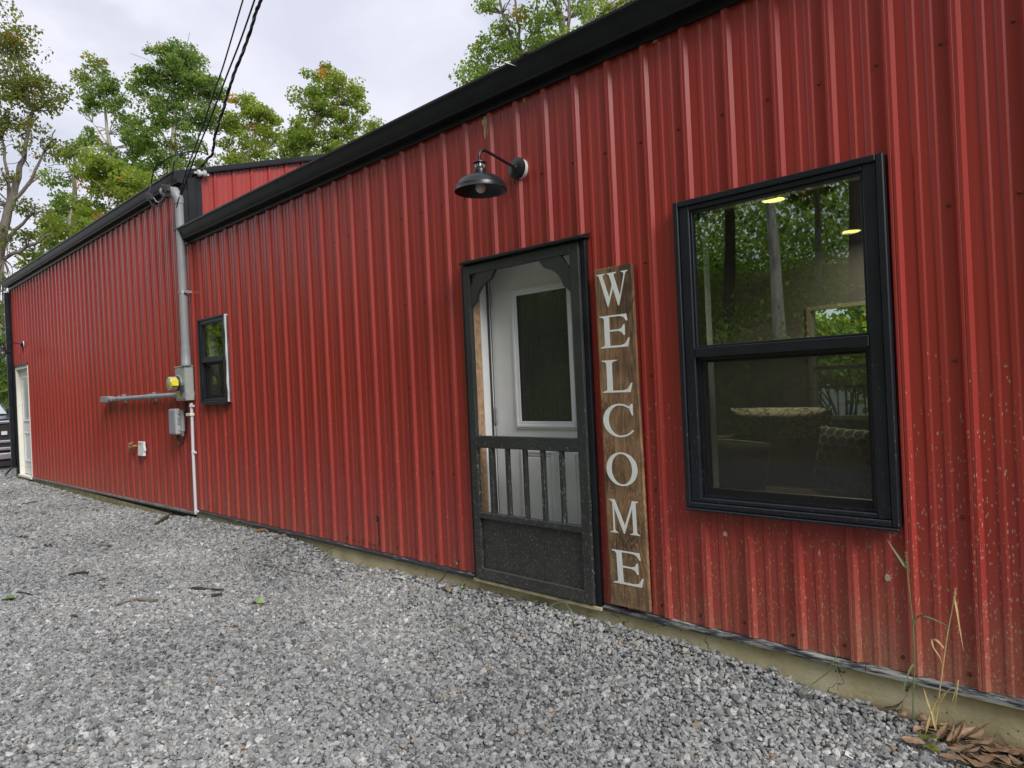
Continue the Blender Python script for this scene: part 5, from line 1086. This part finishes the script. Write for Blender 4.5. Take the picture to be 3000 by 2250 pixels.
# wooded slope facing the building (it shows in the window panes)
r = np.random.default_rng(5)
SLOPE = [(-3.8, -14.5, .17, 'pale', 'pale grey trunk just left of centre in the big window reflection'), (-2.2, -15.5, .30, 'dark', 'thick dark leaning trunk in the middle of the big window reflection'), (-.6, -17.0, .14, 'pale', 'thin pale trunk right of the thick dark one in the big window reflection'),
         (1.6, -20.0, .16, 'pale', 'pale slender trunk near the right side of the big window reflection'), (3.4, -22.0, .13, 'dark', 'dark thin trunk at the right end of the big window reflection'), (-6.5, -17.0, .20, 'dark', 'dark trunk at the left of the big window reflection'),
         (-9.5, -19.0, .18, 'pale', 'pale trunk at the far left of the big window reflection'), (-14.5, -12.5, .20, 'dark', 'dark trunk among the green foliage mirrored in the small window'), (-19.0, -13.5, .18, 'dark', 'second dark trunk mirrored at the left of the small window'),
         (6.5, -19.5, .2, 'dark', 'dark trunk on the wooded slope beyond the right of the window reflection'), (-12.0, -23.0, .2, 'dark', 'far dark trunk high on the wooded slope opposite the building'), (-24.0, -16.0, .2, 'dark', 'dark trunk at the left end of the wooded slope opposite the building'),
         (-5.0, -20.5, .12, 'pale', 'thin pale trunk behind the pale grey one in the big window reflection'), (-1.3, -21.0, .11, 'dark', 'thin dark trunk behind the thick leaning one in the big window reflection'), (.5, -22.5, .15, 'dark', 'dark trunk high up between the pale slender trunks in the big window reflection'), (-8.0, -14.0, .15, 'pale', 'slanting pale trunk low at the left of the big window reflection'), (2.5, -17.5, .10, 'pale', 'thinnest pale trunk at the right of the big window reflection')]
EDGE = [(-21.5, -8.8), (-25.0, -10.2), (-28.5, -9.6), (-31.5, -12.0), (-18.5, -9.6)]
for x, y, rad, bk, lab in SLOPE:
    z0 = float(ground_z(x, y)) - .1; h = r.uniform(9, 11.5)
    o = tag(empty('slope_tree', (x, y, z0)), lab, 'tree', 'trees on the slope facing the building')
    mb = MB(); lean = Vector((r.normal(0, .5), r.normal(0, .4), 0))
    main = curve([(0, 0, 0), Vector((0, 0, h * .3)) + lean * .25 + Vector((.08, 0, 0)), Vector((0, 0, h * .65)) + lean * .6, Vector((0, 0, h)) + lean], 5)
    mb.tube(main, list(np.linspace(rad, rad * .3, len(main))), 10)
    lob = []
    for k in range(7):
        a = r.uniform(0, 6.28); hz = r.uniform(.42, 1.0) * h; s = Vector((0, 0, hz * .9)) + lean * (hz / h); e = Vector((math.cos(a) * r.uniform(1.2, 2.6), math.sin(a) * r.uniform(1.0, 2.0), hz)) + lean
        mb.tube(curve([s, (s + e) * .5 + Vector((0, 0, .25)), e], 3), [.05] * 3 + [.02] * 4, 5); lob.append((e.x, e.y, e.z, r.uniform(1.0, 1.7), r.uniform(.6, 1.1), .55))
    lob += [(lean.x + r.normal(0, 1.2), lean.y + r.normal(0, .9), h * r.uniform(.7, 1.05), 1.7, 1.1, .6) for k in range(4)]
    mb.build('trunk', 'palebark' if bk == 'pale' else 'darkbark', o, smooth=True)
    V, F, tone = crown(lob, .14, 1.5, r, np.array([1., 0, 0])); fast_mesh('crown', V, F, 'mid', o, tone)
for i, (x, y) in enumerate(EDGE):
    z0 = float(ground_z(x, y)) - .1
    o = tag(empty('slope_tree', (x, y, z0)), 'leafy sapling whose green boughs are mirrored in the small window', 'tree', 'saplings mirrored in the small window')
    mb = MB(); mb.tube(curve([(0, 0, 0), (.1, .05, 2.5), (.05, .1, 5.2)], 5), list(np.linspace(.09, .03, 11)), 8); lob = []
    for k in range(26):
        a = r.uniform(0, 6.28); hz = r.uniform(.8, 5.8); e = Vector((math.cos(a) * r.uniform(.6, 1.9), math.sin(a) * r.uniform(.6, 1.9), hz)); lob.append((e.x, e.y, e.z, r.uniform(.6, .9), r.uniform(.25, .4), .8))
        mb.tube(curve([(.06, .05, hz * .8), e * .6 + Vector((0, 0, hz * .38)), e], 3), [.02] * 3 + [.01] * 4, 5)
    mb.build('trunk', 'darkbark', o, smooth=True); V, F, tone = crown(lob, .24, .6, r, np.array([1., 0, 0])); fast_mesh('crown', V, F, 'light', o, tone)
# undergrowth on the slope: ferns, seedlings and low boughs, one mass nobody could count
C = []; 
nb = 1500
bxs = r.uniform(-32, 14, nb); bys = -8.2 - r.uniform(0, 1, nb) ** 1.3 * 26; bz = ground_z(bxs, bys)
VV = []; FF = []; TT = []; ov = 0
for x, y, z in zip(bxs, bys, bz):
    k = int(r.integers(45, 85)); sp = r.uniform(.25, .6)
    pts = np.array([x, y, z + .12]) + np.abs(r.normal(size=(k, 3))) * np.array([0, 0, sp]) + r.normal(size=(k, 3)) * np.array([sp, sp, 0])
    C.append(pts)
C = np.concatenate(C)
V, F = leaves_arrays(C, .125, .3, r); fast = fast_mesh('undergrowth', V, F, 'fern', None, np.repeat(np.clip(r.normal(.45, .22, len(C)), 0, 1), 2)); tag(fast, kind='stuff')
# deeper wood behind them, reads as one mass
n = 110000
X = r.uniform(-60, 40, n); Y = -23.5 - r.uniform(0, 22, n); Z = ground_z(X, Y) + np.abs(r.normal(0, 1, n)) * 3.6 + r.uniform(0, 2.0, n)
V, F = leaves_arrays(np.stack([X, Y, Z], 1), .26, .5, r); tag(fast_mesh('far_wood', V, F, 'dark', None, np.repeat(np.clip(r.normal(.4, .2, n), 0, 1), 2)), kind='stuff')
# low wood along the back of the lot
n = 16000
X = r.uniform(-75, -24, n); Y = r.uniform(-14, 40, n); Z = np.abs(r.normal(0, 1, n)) * 1.6 + .0
V, F = leaves_arrays(np.stack([X - 8, Y, Z], 1), .45, .5, r); tag(fast_mesh('far_wood', V, F, 'dark', None, np.repeat(np.clip(r.normal(.45, .2, n), 0, 1), 2)), kind='stuff')

# ------------------------------------------------------------------ gravel: loose crushed stone, instanced on points of one object
def stones():
    r = np.random.default_rng(11); P_ = []
    cam_xy = np.array([3.603, -3.1115])
    def zone(x0, x1, y0, y1, s, layers, zo):
        gx = np.arange(x0, x1, s); gy = np.arange(y0, y1, s); X, Y = np.meshgrid(gx, gy)
        for l in range(layers):
            x = (X + r.uniform(-.6, .6, X.shape) * s).ravel(); y = (Y + r.uniform(-.6, .6, Y.shape) * s).ravel()
            P_.append((x, y, np.full(x.size, s), np.full(x.size, zo)))
    zone(-14.6, 3.2, -3.6, 0.0, .0185, 2, 0)
    zone(-16.0, -13.66, -1.4, 2.2, .035, 2, 0)
    x = np.concatenate([p[0] for p in P_]); y = np.concatenate([p[1] for p in P_]); s = np.concatenate([p[2] for p in P_])
    d = np.hypot(x - cam_xy[0], y - cam_xy[1])
    # view wedge, with room for a step to either side
    ang = np.degrees(np.arctan2(-(x - cam_xy[0]), y - cam_xy[1]))     # 0 = straight at the wall, 90 = along it
    keep = (ang < 89) & (ang > -2) & (d > 2.0)
    keep |= (y > 0)
    # fewer, larger stones with distance
    want = np.clip(.0185 + (d - 5.0) * .0015, .0185, .05)
    keep &= (r.uniform(size=x.size) < .82 * (.0185 / want) ** 2) | (s > .03)
    # bare soil and leaf litter in the right corner
    edge = 2.66 + np.clip((.05 - y) / .28, 0, 1.0) * .36 + .02 * np.sin(y * 40) + r.normal(0, .02, x.size)
    keep &= ~((x > edge) & (y > -.34))
    keep &= ~((y > -.002) & (x > -13.66))
    x, y, want = x[keep], y[keep], want[keep]
    return x, y, want, r
x, y, w, r = stones()
n = len(x)
size = w * .515 * np.clip(r.lognormal(.0, .33, n), .42, 2.1)
clump = .5 + .5 * np.sin(x * 2.1 + 1.3 * np.sin(y * 1.7)) * np.sin(y * 2.6 + .8 * np.sin(x * 1.1))
z = ground_z(x, y) + r.uniform(-.002, .012, n) * (w / .0185) ** .5 - size * .25 * (w > .02)
z += np.where(y > -.10, np.abs(r.normal(0, .010, n)), 0)
tone = np.clip(r.beta(2.3, 2.2, n) * .90 + (clump - .62) * .20 + r.normal(0, .05, n), 0, .94)
rare = r.uniform(size=n); tone[rare < .012] = r.uniform(.96, 1, int((rare < .012).sum())); 
me = bpy.data.meshes.new('gravel'); me.vertices.add(n); me.vertices.foreach_set('co', np.stack([x, y, z], 1).astype(np.float32).ravel())
def attr(nm, typ, a, key='value'):
    t = me.attributes.new(nm, typ, 'POINT'); t.data.foreach_set(key, np.ascontiguousarray(a).ravel())
attr('tone', 'FLOAT', tone.astype(np.float32)); attr('variant', 'INT', r.integers(0, 10, n).astype(np.int32))
attr('turn', 'FLOAT_VECTOR', np.stack([r.normal(0, .45, n), r.normal(0, .45, n), r.uniform(0, 6.28, n)], 1).astype(np.float32), 'vector')
attr('size', 'FLOAT_VECTOR', (size[:, None] * np.stack([r.uniform(.85, 1.45, n), r.uniform(.75, 1.1, n), r.uniform(.5, .9, n)], 1)).astype(np.float32), 'vector')
gravel = bpy.data.objects.new('gravel', me); col.objects.link(gravel); tag(gravel, kind='stuff'); me.materials.append(M['stone'])
ng = bpy.data.node_groups.new('crushed_stone', 'GeometryNodeTree')
ng.interface.new_socket('Geometry', in_out='INPUT', socket_type='NodeSocketGeometry'); ng.interface.new_socket('Geometry', in_out='OUTPUT', socket_type='NodeSocketGeometry')
gi = ng.nodes.new('NodeGroupInput'); go = ng.nodes.new('NodeGroupOutput'); g2i = ng.nodes.new('GeometryNodeGeometryToInstance')
for k in range(10):
    ic = ng.nodes.new('GeometryNodeMeshIcoSphere'); ic.inputs['Subdivisions'].default_value = 2 if k < 5 else 1; ic.inputs['Radius'].default_value = 1.0
    sp = ng.nodes.new('GeometryNodeSetPosition'); rv = ng.nodes.new('FunctionNodeRandomValue'); rv.data_type = 'FLOAT_VECTOR'
    a = .24 if k < 5 else .42
    rv.inputs[0].default_value = (-a,) * 3; rv.inputs[1].default_value = (a,) * 3; rv.inputs['Seed'].default_value = k * 17 + 3
    ng.links.new(ic.outputs['Mesh'], sp.inputs['Geometry']); ng.links.new(rv.outputs[0], sp.inputs['Offset'])
    ss = ng.nodes.new('GeometryNodeSetShadeSmooth'); ss.inputs['Shade Smooth'].default_value = False
    ng.links.new(sp.outputs[0], ss.inputs[0])
    sm = ng.nodes.new('GeometryNodeSetMaterial'); sm.inputs['Material'].default_value = M['stone']; ng.links.new(ss.outputs[0], sm.inputs[0]); ng.links.new(sm.outputs[0], g2i.inputs[0])
ip = ng.nodes.new('GeometryNodeInstanceOnPoints'); ip.inputs['Pick Instance'].default_value = True
def named(nm, typ):
    q = ng.nodes.new('GeometryNodeInputNamedAttribute'); q.data_type = typ; q.inputs['Name'].default_value = nm; return q.outputs['Attribute']
ng.links.new(gi.outputs[0], ip.inputs['Points']); ng.links.new(g2i.outputs[0], ip.inputs['Instance'])
ng.links.new(named('variant', 'INT'), ip.inputs['Instance Index']); ng.links.new(named('size', 'FLOAT_VECTOR'), ip.inputs['Scale'])
e2r = ng.nodes.new('FunctionNodeEulerToRotation'); ng.links.new(named('turn', 'FLOAT_VECTOR'), e2r.inputs[0]); ng.links.new(e2r.outputs[0], ip.inputs['Rotation'])
ng.links.new(ip.outputs[0], go.inputs[0])
md = gravel.modifiers.new('stones', 'NODES'); md.node_group = ng
print('stones', n)

# bare soil strip in the right corner by the foundation
sxs = np.linspace(2.5, 3.7, 50); sys_ = np.linspace(-.42, .0, 22)
def soil_z(X, Y):
    e = 2.62 + np.clip((.05 - Y) / .28, 0, 1.0) * .36
    f = np.clip((X - e) / .08, 0, 1); f = f * np.clip((Y + .40) / .06, 0, 1)
    return ground_z(X, Y) - .02 + f * .030 + .006 * np.sin(X * 60) * np.sin(Y * 70) * f
sheet('soil', sxs, sys_, 'soil', soil_z)

# ------------------------------------------------------------------ leaves, sticks and weeds
def leaf_mesh(Ln, W, curl, bend, fold=.0, n=9, k=7, wavy=0.0, seed=0):
    """curl: angle (rad) through which the blade rolls across its width"""
    r = random.Random(seed); V = []; F = []
    ph = r.uniform(0, 6)
    for i in range(n):
        u = i / (n - 1); w = W * max(.03, math.sin(math.pi * min(1, u ** .85)) ** .8)
        for j in range(k):
            v = j / (k - 1) * 2 - 1
            if abs(curl) > .05:
                th = v * curl / 2; R = W * 2 / curl * (w / W)
                yy = R * math.sin(th); zz = R * (1 - math.cos(th))
            else:
                yy = v * w; zz = 0
            zz += fold * abs(v) * w + bend * Ln * math.sin(math.pi * u) + wavy * W * math.sin(v * 3 + u * 9 + ph) * abs(v)
            V.append(((u - .5) * Ln, yy, zz + .0))
    for i in range(n - 1):
        for j in range(k - 1): F.append((i * k + j, i * k + j + 1, (i + 1) * k + j + 1, (i + 1) * k + j))
    mb = MB(); mb.add(V, F)
    mb.tube([(Ln * .5, 0, 0), (Ln * .62, .004, .002)], Ln * .012, 5)
    mb.tube([(-Ln * .48, 0, .001 + 0), (0, 0, bend * Ln + .001), (Ln * .5, 0, .001)], Ln * .008, 4)
    return mb
def leaf(m, Ln, W, loc, rot, curl=0., bend=0., fold=.1, wavy=.15, seed=0, label='', group=None, name='fallen_leaf', cat='leaf'):
    o = leaf_mesh(Ln, W, curl, bend, fold, wavy=wavy, seed=seed).build(name, m, None, smooth=True)
    o.location = loc; o.rotation_euler = rot
    return tag(o, label, cat, group)
def gz(x, y): return float(ground_z(x, y))
PILE = [(2.70, .0 - .02, .085, 'leafdark', 2.2, .3, 'dark folded dead leaf standing against the concrete, nearest the gravel tip'), (2.74, -.03, .06, 'leaftan', .6, 1.2, 'small tan leaf beside the dark folded leaf at the pile tip'), (2.735, -.075, .07, 'leafdark', 1.2, 2.6, 'dark flat leaf at the gravel edge of the leaf pile'),
    (2.82, -.11, .075, 'leaftan', .5, .9, 'pale tan leaf at the gravel edge, above the green leaf'), (2.81, -.02, .06, 'leaftan', .9, 2.0, 'tan leaf under the dry grass stalks by the concrete'), (2.845, -.055, .085, 'leafbrown', .8, .2, 'brown leaf lying flat below the dry grass stalks'),
    (2.825, -.215, .10, 'leaftan', .35, .1, 'broad pale leaf at the lower left edge of the pile on the gravel'), (2.86, -.165, .10, 'leafolive', .7, -.2, 'olive green leaf in the pile, between pale leaf and rolled leaves'), (2.885, -.225, .095, 'leafolive', .9, -.4, 'dark olive leaf below the other green leaf in the pile'),
    (2.905, -.135, .105, 'leafbrown', 2.4, 1.25, 'rolled brown leaf right of the green leaves, leftmost of the curled row'), (2.925, -.125, .10, 'leafbrown', 3.4, 1.45, 'tightly rolled brown leaf, second of the curled row'), (2.945, -.095, .10, 'leafbrown', 3.2, 1.35, 'rolled brown leaf, third of the curled row'),
    (2.948, -.02, .105, 'leafbrown', 2.8, 1.5, 'rolled brown leaf standing highest against the concrete'), (2.970, -.07, .125, 'leaftan', 3.4, 1.05, 'long rolled tan leaf leaning right in the curled row'), (2.995, -.04, .115, 'leafbrown', 3.0, 1.0, 'long rolled brown leaf at the right of the curled row'),
    (3.025, -.085, .11, 'leafbrown', 2.2, .55, 'rolled brown leaf lying flatter, right of the curled row'), (3.055, -.085, .10, 'leafbrown', 1.3, .3, 'orange-brown cupped leaf at the right of the pile'), (3.09, -.05, .11, 'leafbrown', 1.6, -.3, 'brown leaf near the right picture edge, by the concrete'),
    (2.965, -.205, .10, 'leaftan', 2.6, .1, 'rolled tan leaf lying level below the curled row'), (3.0, -.195, .095, 'leaftan', 3.0, -.1, 'second rolled tan leaf lying level below the curled row'), (2.98, -.165, .09, 'leafbrown', 2.6, .2, 'short rolled leaf between the standing and the level rolled leaves'),
    (3.04, -.17, .11, 'leafbrown', .8, .6, 'flat brown leaf with a dark curled edge near the bottom of the picture'), (3.025, -.225, .11, 'leafbrown', 1.4, .0, 'brown leaf at the bottom edge of the picture'), (3.085, -.145, .10, 'leaftan', .7, -.6, 'greenish tan flat leaf low at the right'), (3.13, -.12, .10, 'leaftan', 1.8, -.8, 'tan pointed leaf at the right bottom corner'), (3.13, -.035, .10, 'leafbrown', 1.0, -.5, 'dull brown leaf at the right edge under the concrete'), (2.96, -.26, .10, 'leafbrown', 1.8, .3, 'brown leaf at the bottom edge beside the gravel')]
rr = random.Random(4)
for i, (lx, ly, Ln, m, curl, rz, lab) in enumerate(PILE):
    tilt = rr.uniform(-.25, .1) if curl < 2 else rr.uniform(-.55, -.15)
    flip = math.pi if (curl > .5 and rr.random() < .45) else 0
    zz = gz(lx, ly) + .022 + (.012 if curl > 2 else .004) + (.012 if flip else 0)
    leaf(m, Ln * .88, Ln * (.15 if curl > 2 else .20), (lx, ly, zz + abs(math.sin(tilt)) * Ln * .35), (flip + rr.uniform(-.3, .3), tilt, rz), curl, .05, .12, .22, i, lab, 'dead leaves piled in the corner')
GL = [(-2.80, -2.05, .14, 'leafgreen', .4, 'green leaf on the gravel at the left edge of the picture'), (-1.09, -.91, .13, 'leafpale', .2, 'pale green leaf lying on the gravel left of the door'), (-.01, -.10, .10, 'leaftan', -.3, 'tan leaf on the gravel just left of the screen door'),
    (-.43, -.94, .06, 'leafbrown', .3, 'small orange-brown leaf on open gravel below the pale green leaf'), (-.72, -1.25, .06, 'leaftan', .9, 'small tan leaf on open gravel in mid picture'), (-7.0, -.36, .12, 'leafbrown', .5, 'orange-brown leaf on the far gravel near the wall, below the white cover box'),
    (-4.25, -.97, .10, 'leafdark', .2, 'dark curled leaf on the gravel left of the stick, farther'), (-2.80, -1.41, .08, 'leafbrown', 1.2, 'small brown leaf beside the olive bark piece'), (-1.95, -1.83, .07, 'leafbrown', .4, 'small rusty leaf alone at the left, nearest the camera'), (-4.85, -1.36, .13, 'leafdark', .2, 'dark brown leaf on the left gravel'), (-5.62, -1.42, .12, 'leafdark', .7, 'dark reddish leaf farthest left on the gravel')]
for i, (lx, ly, Ln, m, rz, lab) in enumerate(GL):
    leaf(m, Ln, Ln * .24, (lx, ly, gz(lx, ly) + .022), (rr.uniform(-.15, .15), rr.uniform(-.12, .12), rz), rr.uniform(.3, 1.1), .06, .12, .2, 50 + i, lab, 'single leaves lying on the gravel')
def stick(pts, rads, m, lab, side=None):
    P0 = Vector(pts[0]); q = [(p[0], p[1], gz(p[0], p[1]) + p[2]) for p in pts]
    o = q[0]; mb = MB(); c = curve([Vector(p) - Vector(o) for p in q], 4)
    c = [p + Vector((rr.uniform(-1, 1), rr.uniform(-1, 1), rr.uniform(-1, 1))) * rads[0] * .25 for p in c]
    mb.tube(c, list(np.interp(np.linspace(0, 1, len(c)), np.linspace(0, 1, len(rads)), rads)), 7)
    if side: mb.tube([Vector((p[0], p[1], gz(p[0], p[1]) + p[2])) - Vector(o) for p in side], rads[-1] * .8, 6)
    ob = mb.build('stick', m, None, smooth=True); ob.location = o
    return tag(ob, lab, 'stick', 'sticks and bark on the gravel')
stick([(-4.93, -.30, .025), (-5.05, -.14, .035), (-5.2, -.02, .04), (-5.28, .0, .05)], [.015, .022, .02, .018], 'twig', 'dark stick on the gravel pointing at the wall near the thin grey pipe')
stick([(-1.90, -1.06, .025), (-1.83, -1.03, .03), (-1.76, -.99, .025)], [.008, .013, .009], 'twig', 'short thick black piece of bark left of the pale green leaf', [(-1.76, -.99, .025), (-1.62, -.93, .03)])
stick([(-1.98, -1.56, .02), (-1.965, -1.47, .03), (-1.95, -1.42, .03), (-1.80, -1.37, .025)], [.005, .006, .010, .012], 'bark', 'forked pale twig on the gravel in the left foreground', [(-1.95, -1.42, .03), (-1.80, -1.34, .03)])
stick([(-3.24, -1.56, .02), (-3.19, -1.48, .03), (-3.15, -1.43, .025)], [.007, .011, .008], 'twig', 'mossy bark piece on the left gravel beside a small brown leaf')
stick([(-2.96, -1.97, .018), (-2.88, -1.93, .022), (-2.78, -1.90, .018)], [.005, .006, .004], 'twig', 'thin dark twig near the green leaf at the left edge')
stick([(-8.79, -.88, .02), (-8.83, -.76, .025), (-8.87, -.64, .03)], [.006, .007, .006], 'twig', 'long thin twig on the far gravel at the left')
stick([(-1.56, -1.04, .02), (-1.50, -1.0, .028)], [.012, .014], 'twig', 'small dark bark crumb just right of the thick black bark')
stick([(-2.44, -.10, .03), (-2.36, -.03, .035)], [.020, .014], 'bark', 'brown bark chip on the gravel mound by the wall, right of the leaf cluster')
stick([(-2.25, -.42, .014), (-1.75, -.38, .016), (-1.3, -.30, .014)], [.003, .004, .002], 'twig', 'long thin twig lying across the gravel mound left of the door')
stick([(-2.88, -.08, .03), (-2.76, -.03, .035)], [.022, .014], 'leafbrown', 'reddish bark cluster on the gravel mound by the wall')

def blade(mb, pts, w):
    c = curve(pts, 5); n = len(c)
    for i in range(n - 1):
        t0, t1 = i / (n - 1), (i + 1) / (n - 1)
        w0 = w * (1 - t0 ** 2.2) * min(1, .4 + t0 * 4); w1 = w * (1 - t1 ** 2.2) * min(1, .4 + t1 * 4)
        d = (c[i + 1] - c[i]).normalized(); s = d.cross(Vector((.6, -.8, .0))).normalized() if abs(d.dot(Vector((.6, -.8, 0)))) < .95 else Vector((0, 0, 1))
        nrm = d.cross(s)
        mb.add([c[i] + s * w0, c[i] + nrm * w0 * .3, c[i] - s * w0, c[i + 1] + s * w1, c[i + 1] + nrm * w1 * .3, c[i + 1] - s * w1], [(0, 1, 4, 3), (1, 2, 5, 4)])
    return mb
def weed(loc, lab): return tag(empty('weed', loc), lab, 'weed', 'tall grass stalks against the wall')
def R_(o, pts): return [Vector(p) - Vector(o) for p in pts]
def seedhead(mb, a, b, n=26, s=.007):
    a, b = Vector(a), Vector(b)
    for i in range(n):
        t = i / n; p = a + (b - a) * t; ang = i * 2.4; d = Vector((math.cos(ang), math.sin(ang) * .8, .9)).normalized()
        mb.tube([p, p + d * s * .6, p + d * s * 1.3], [.0012, .0024 * (1.1 - t * .6), .0004], 5)
O = (2.785, -.065, -.15); w1 = weed(O, 'tall green grass stalk with a seed head standing in front of the red wall')
MB().tube(curve(R_(O, [(2.783, -.06, -.15), (2.79, -.062, -.03), (2.80, -.066, .10), (2.801, -.07, .23), (2.799, -.07, .29), (2.790, -.07, .43), (2.788, -.07, .49)]), 4), [.0028] * 12 + [.0022] * 13, 7).build('stem', 'stalk', w1, smooth=True)
mb = MB(); seedhead(mb, Vector((2.790, -.07, .445)) - Vector(O), Vector((2.788, -.07, .525)) - Vector(O)); mb.build('seed_head', 'stalk', w1)
blade(MB(), R_(O, [(2.789, -.07, .46), (2.765, -.075, .50), (2.723, -.08, .57)]), .0055).build('blade', 'stalk', w1)
blade(MB(), R_(O, [(2.801, -.07, .225), (2.82, -.08, .275), (2.85, -.085, .288), (2.90, -.085, .275), (2.93, -.085, .262)]), .0045).build('blade', 'stalk', w1)
blade(MB(), R_(O, [(2.798, -.066, .085), (2.785, -.08, .06), (2.765, -.09, -.01), (2.755, -.09, -.05)]), .0045).build('blade', 'stalk', w1)
O = (2.875, -.08, -.15); w2 = weed(O, 'dry straw-coloured grass stalk with drooping blades, right of the green stalk')
MB().tube(curve(R_(O, [(2.865, -.08, -.15), (2.88, -.075, -.03), (2.90, -.07, .11), (2.919, -.07, .228), (2.945, -.07, .36), (2.952, -.07, .40)]), 4), .0024, 7).build('stem', 'straw', w2, smooth=True)
mb = MB(); seedhead(mb, Vector((2.944, -.07, .345)) - Vector(O), Vector((2.952, -.07, .41)) - Vector(O), 18, .005); mb.build('seed_head', 'straw', w2)
blade(MB(), R_(O, [(2.948, -.07, .37), (2.955, -.075, .33), (2.962, -.08, .27), (2.972, -.08, .175)]), .004).build('blade', 'straw', w2)
blade(MB(), R_(O, [(2.907, -.07, .17), (2.885, -.08, .20), (2.869, -.08, .198), (2.872, -.08, .17), (2.893, -.08, .135), (2.898, -.075, .10)]), .0042).build('blade', 'straw', w2)
blade(MB(), R_(O, [(2.87, -.09, -.15), (2.862, -.10, -.08), (2.85, -.10, -.045), (2.835, -.10, .012)]), .0055).build('blade', 'straw', w2)
blade(MB(), R_(O, [(2.84, -.11, -.16), (2.86, -.10, -.08), (2.90, -.10, .0), (2.945, -.10, .045)]), .0045).build('blade', 'straw', w2)
blade(MB(), R_(O, [(2.865, -.09, -.06), (2.89, -.10, -.03), (2.925, -.10, .035)]), .0035).build('blade', 'straw', w2)
blade(MB(), R_(O, [(2.93, -.09, -.02), (2.95, -.1, .05), (2.955, -.1, .07), (2.948, -.1, .02), (2.94, -.1, -.03)]), .003).build('blade', 'straw', w2)
O = (2.44, -.05, -.14); w3 = weed(O, 'short bent green grass sprig on the concrete under the big window')
blade(MB(), R_(O, [(2.36, -.10, -.14), (2.43, -.07, -.07), (2.50, -.06, .0), (2.53, -.06, .05)]), .0035).build('blade', 'stalk', w3)
blade(MB(), R_(O, [(2.47, -.06, -.02), (2.50, -.06, .05), (2.48, -.06, .10)]), .0022).build('blade', 'stalk', w3)
O = (.10, -.06, -.11); w4 = weed(O, 'small grass tuft at the concrete just left of the screen door')
for a in ((.06, .07, .10), (-.05, .06, .06), (.10, .03, -.02)):
    blade(MB(), R_(O, [(.10, -.06, -.11), (.10 + a[0] * .5, -.07, -.11 + a[1] * .8), (.10 + a[0], -.08, -.11 + a[1])]), .006).build('blade', 'leafgreen', w4)
MB().tube(curve([(-.17, -.06, -.10), (-.10, -.05, -.04), (-.08, -.045, .0), (-.09, -.04, .03)], 4), .003, 6).build('twig', 'twig', None, smooth=True)
tag(bpy.data.objects['twig'], 'thin bent twig leaning on the concrete left of the screen door', 'twig')
O = (1.0, -.08, -.10); w5 = weed(O, 'low arching grass blades at the concrete below the screen door')
for p in ([(.86, -.10, -.10), (.92, -.08, -.03), (1.0, -.07, -.01), (1.06, -.08, -.06)], [(1.08, -.09, -.10), (1.05, -.08, -.04), (1.0, -.07, -.03)], [(1.30, -.10, -.10), (1.36, -.09, -.07), (1.42, -.10, -.10)]):
    blade(MB(), R_(O, p), .005).build('blade', 'stalk', w5)
# straw bits in the corner
mb = MB()
for i in range(90):
    sx, sy = rr.uniform(2.72, 3.35), rr.uniform(-.34, -.01)
    if sx < 2.66 + min(1, max(0, (.05 - sy) / .28)) * .30: continue
    a = rr.uniform(-.7, .7); l = rr.uniform(.03, .09); zz = gz(sx, sy) + rr.uniform(.012, .03)
    mb.tube([(sx, sy, zz), (sx + math.cos(a) * l, sy + math.sin(a) * l, zz + rr.uniform(-.006, .012))], .0012, 4)
tag(mb.build('straw_litter', 'straw', None), kind='stuff')
mb = MB()
for i in range(240):
    sx, sy = rr.uniform(2.70, 3.40), rr.uniform(-.36, -.01)
    if sx < 2.68 + min(1, max(0, (.05 - sy) / .28)) * .33: continue
    zz = gz(sx, sy) + rr.uniform(.010, .026); a = rr.uniform(0, 6.28); l = rr.uniform(.012, .034); w = l * .35; c_, s_ = math.cos(a), math.sin(a); t1_, t2_ = rr.uniform(-.01, .012), rr.uniform(-.008, .014)
    mb.add([(sx - c_ * l, sy - s_ * l, zz), (sx - s_ * w, sy + c_ * w, zz + t1_), (sx + c_ * l, sy + s_ * l, zz + t2_), (sx + s_ * w, sy - c_ * w, zz + .006)], [(0, 1, 2), (0, 2, 3)])
tag(mb.build('leaf_litter', 'leafdark', None), kind='stuff')
# debris caught on the gutter lip
dbr = empty('gutter_debris', (.90, -.11, 3.155))
mb = MB()
for i in range(40):
    p = Vector((rr.gauss(.0, .05), rr.gauss(0, .01), .0)); mb.tube([p, p + Vector((rr.uniform(-.03, .03), rr.uniform(-.02, .01), rr.uniform(.0, .035)))], .002, 4)
mb.build('moss', 'moss', dbr)
o_ = leaf_mesh(.09, .025, .5, .05, .1, seed=90).build('leaf', 'paleleaf', dbr, smooth=True); o_.location = (-.085, -.02, -.01); o_.rotation_euler = (.6, .5, .3)
o_ = leaf_mesh(.06, .018, .8, .05, .1, seed=91).build('leaf', 'paleleaf', dbr, smooth=True); o_.location = (.035, -.02, .012); o_.rotation_euler = (.9, -.2, -.2)
tag(dbr, 'clump of moss and pale dead leaves caught on the long gutter edge above the lamp', 'debris')
bpy.context.view_layer.update()
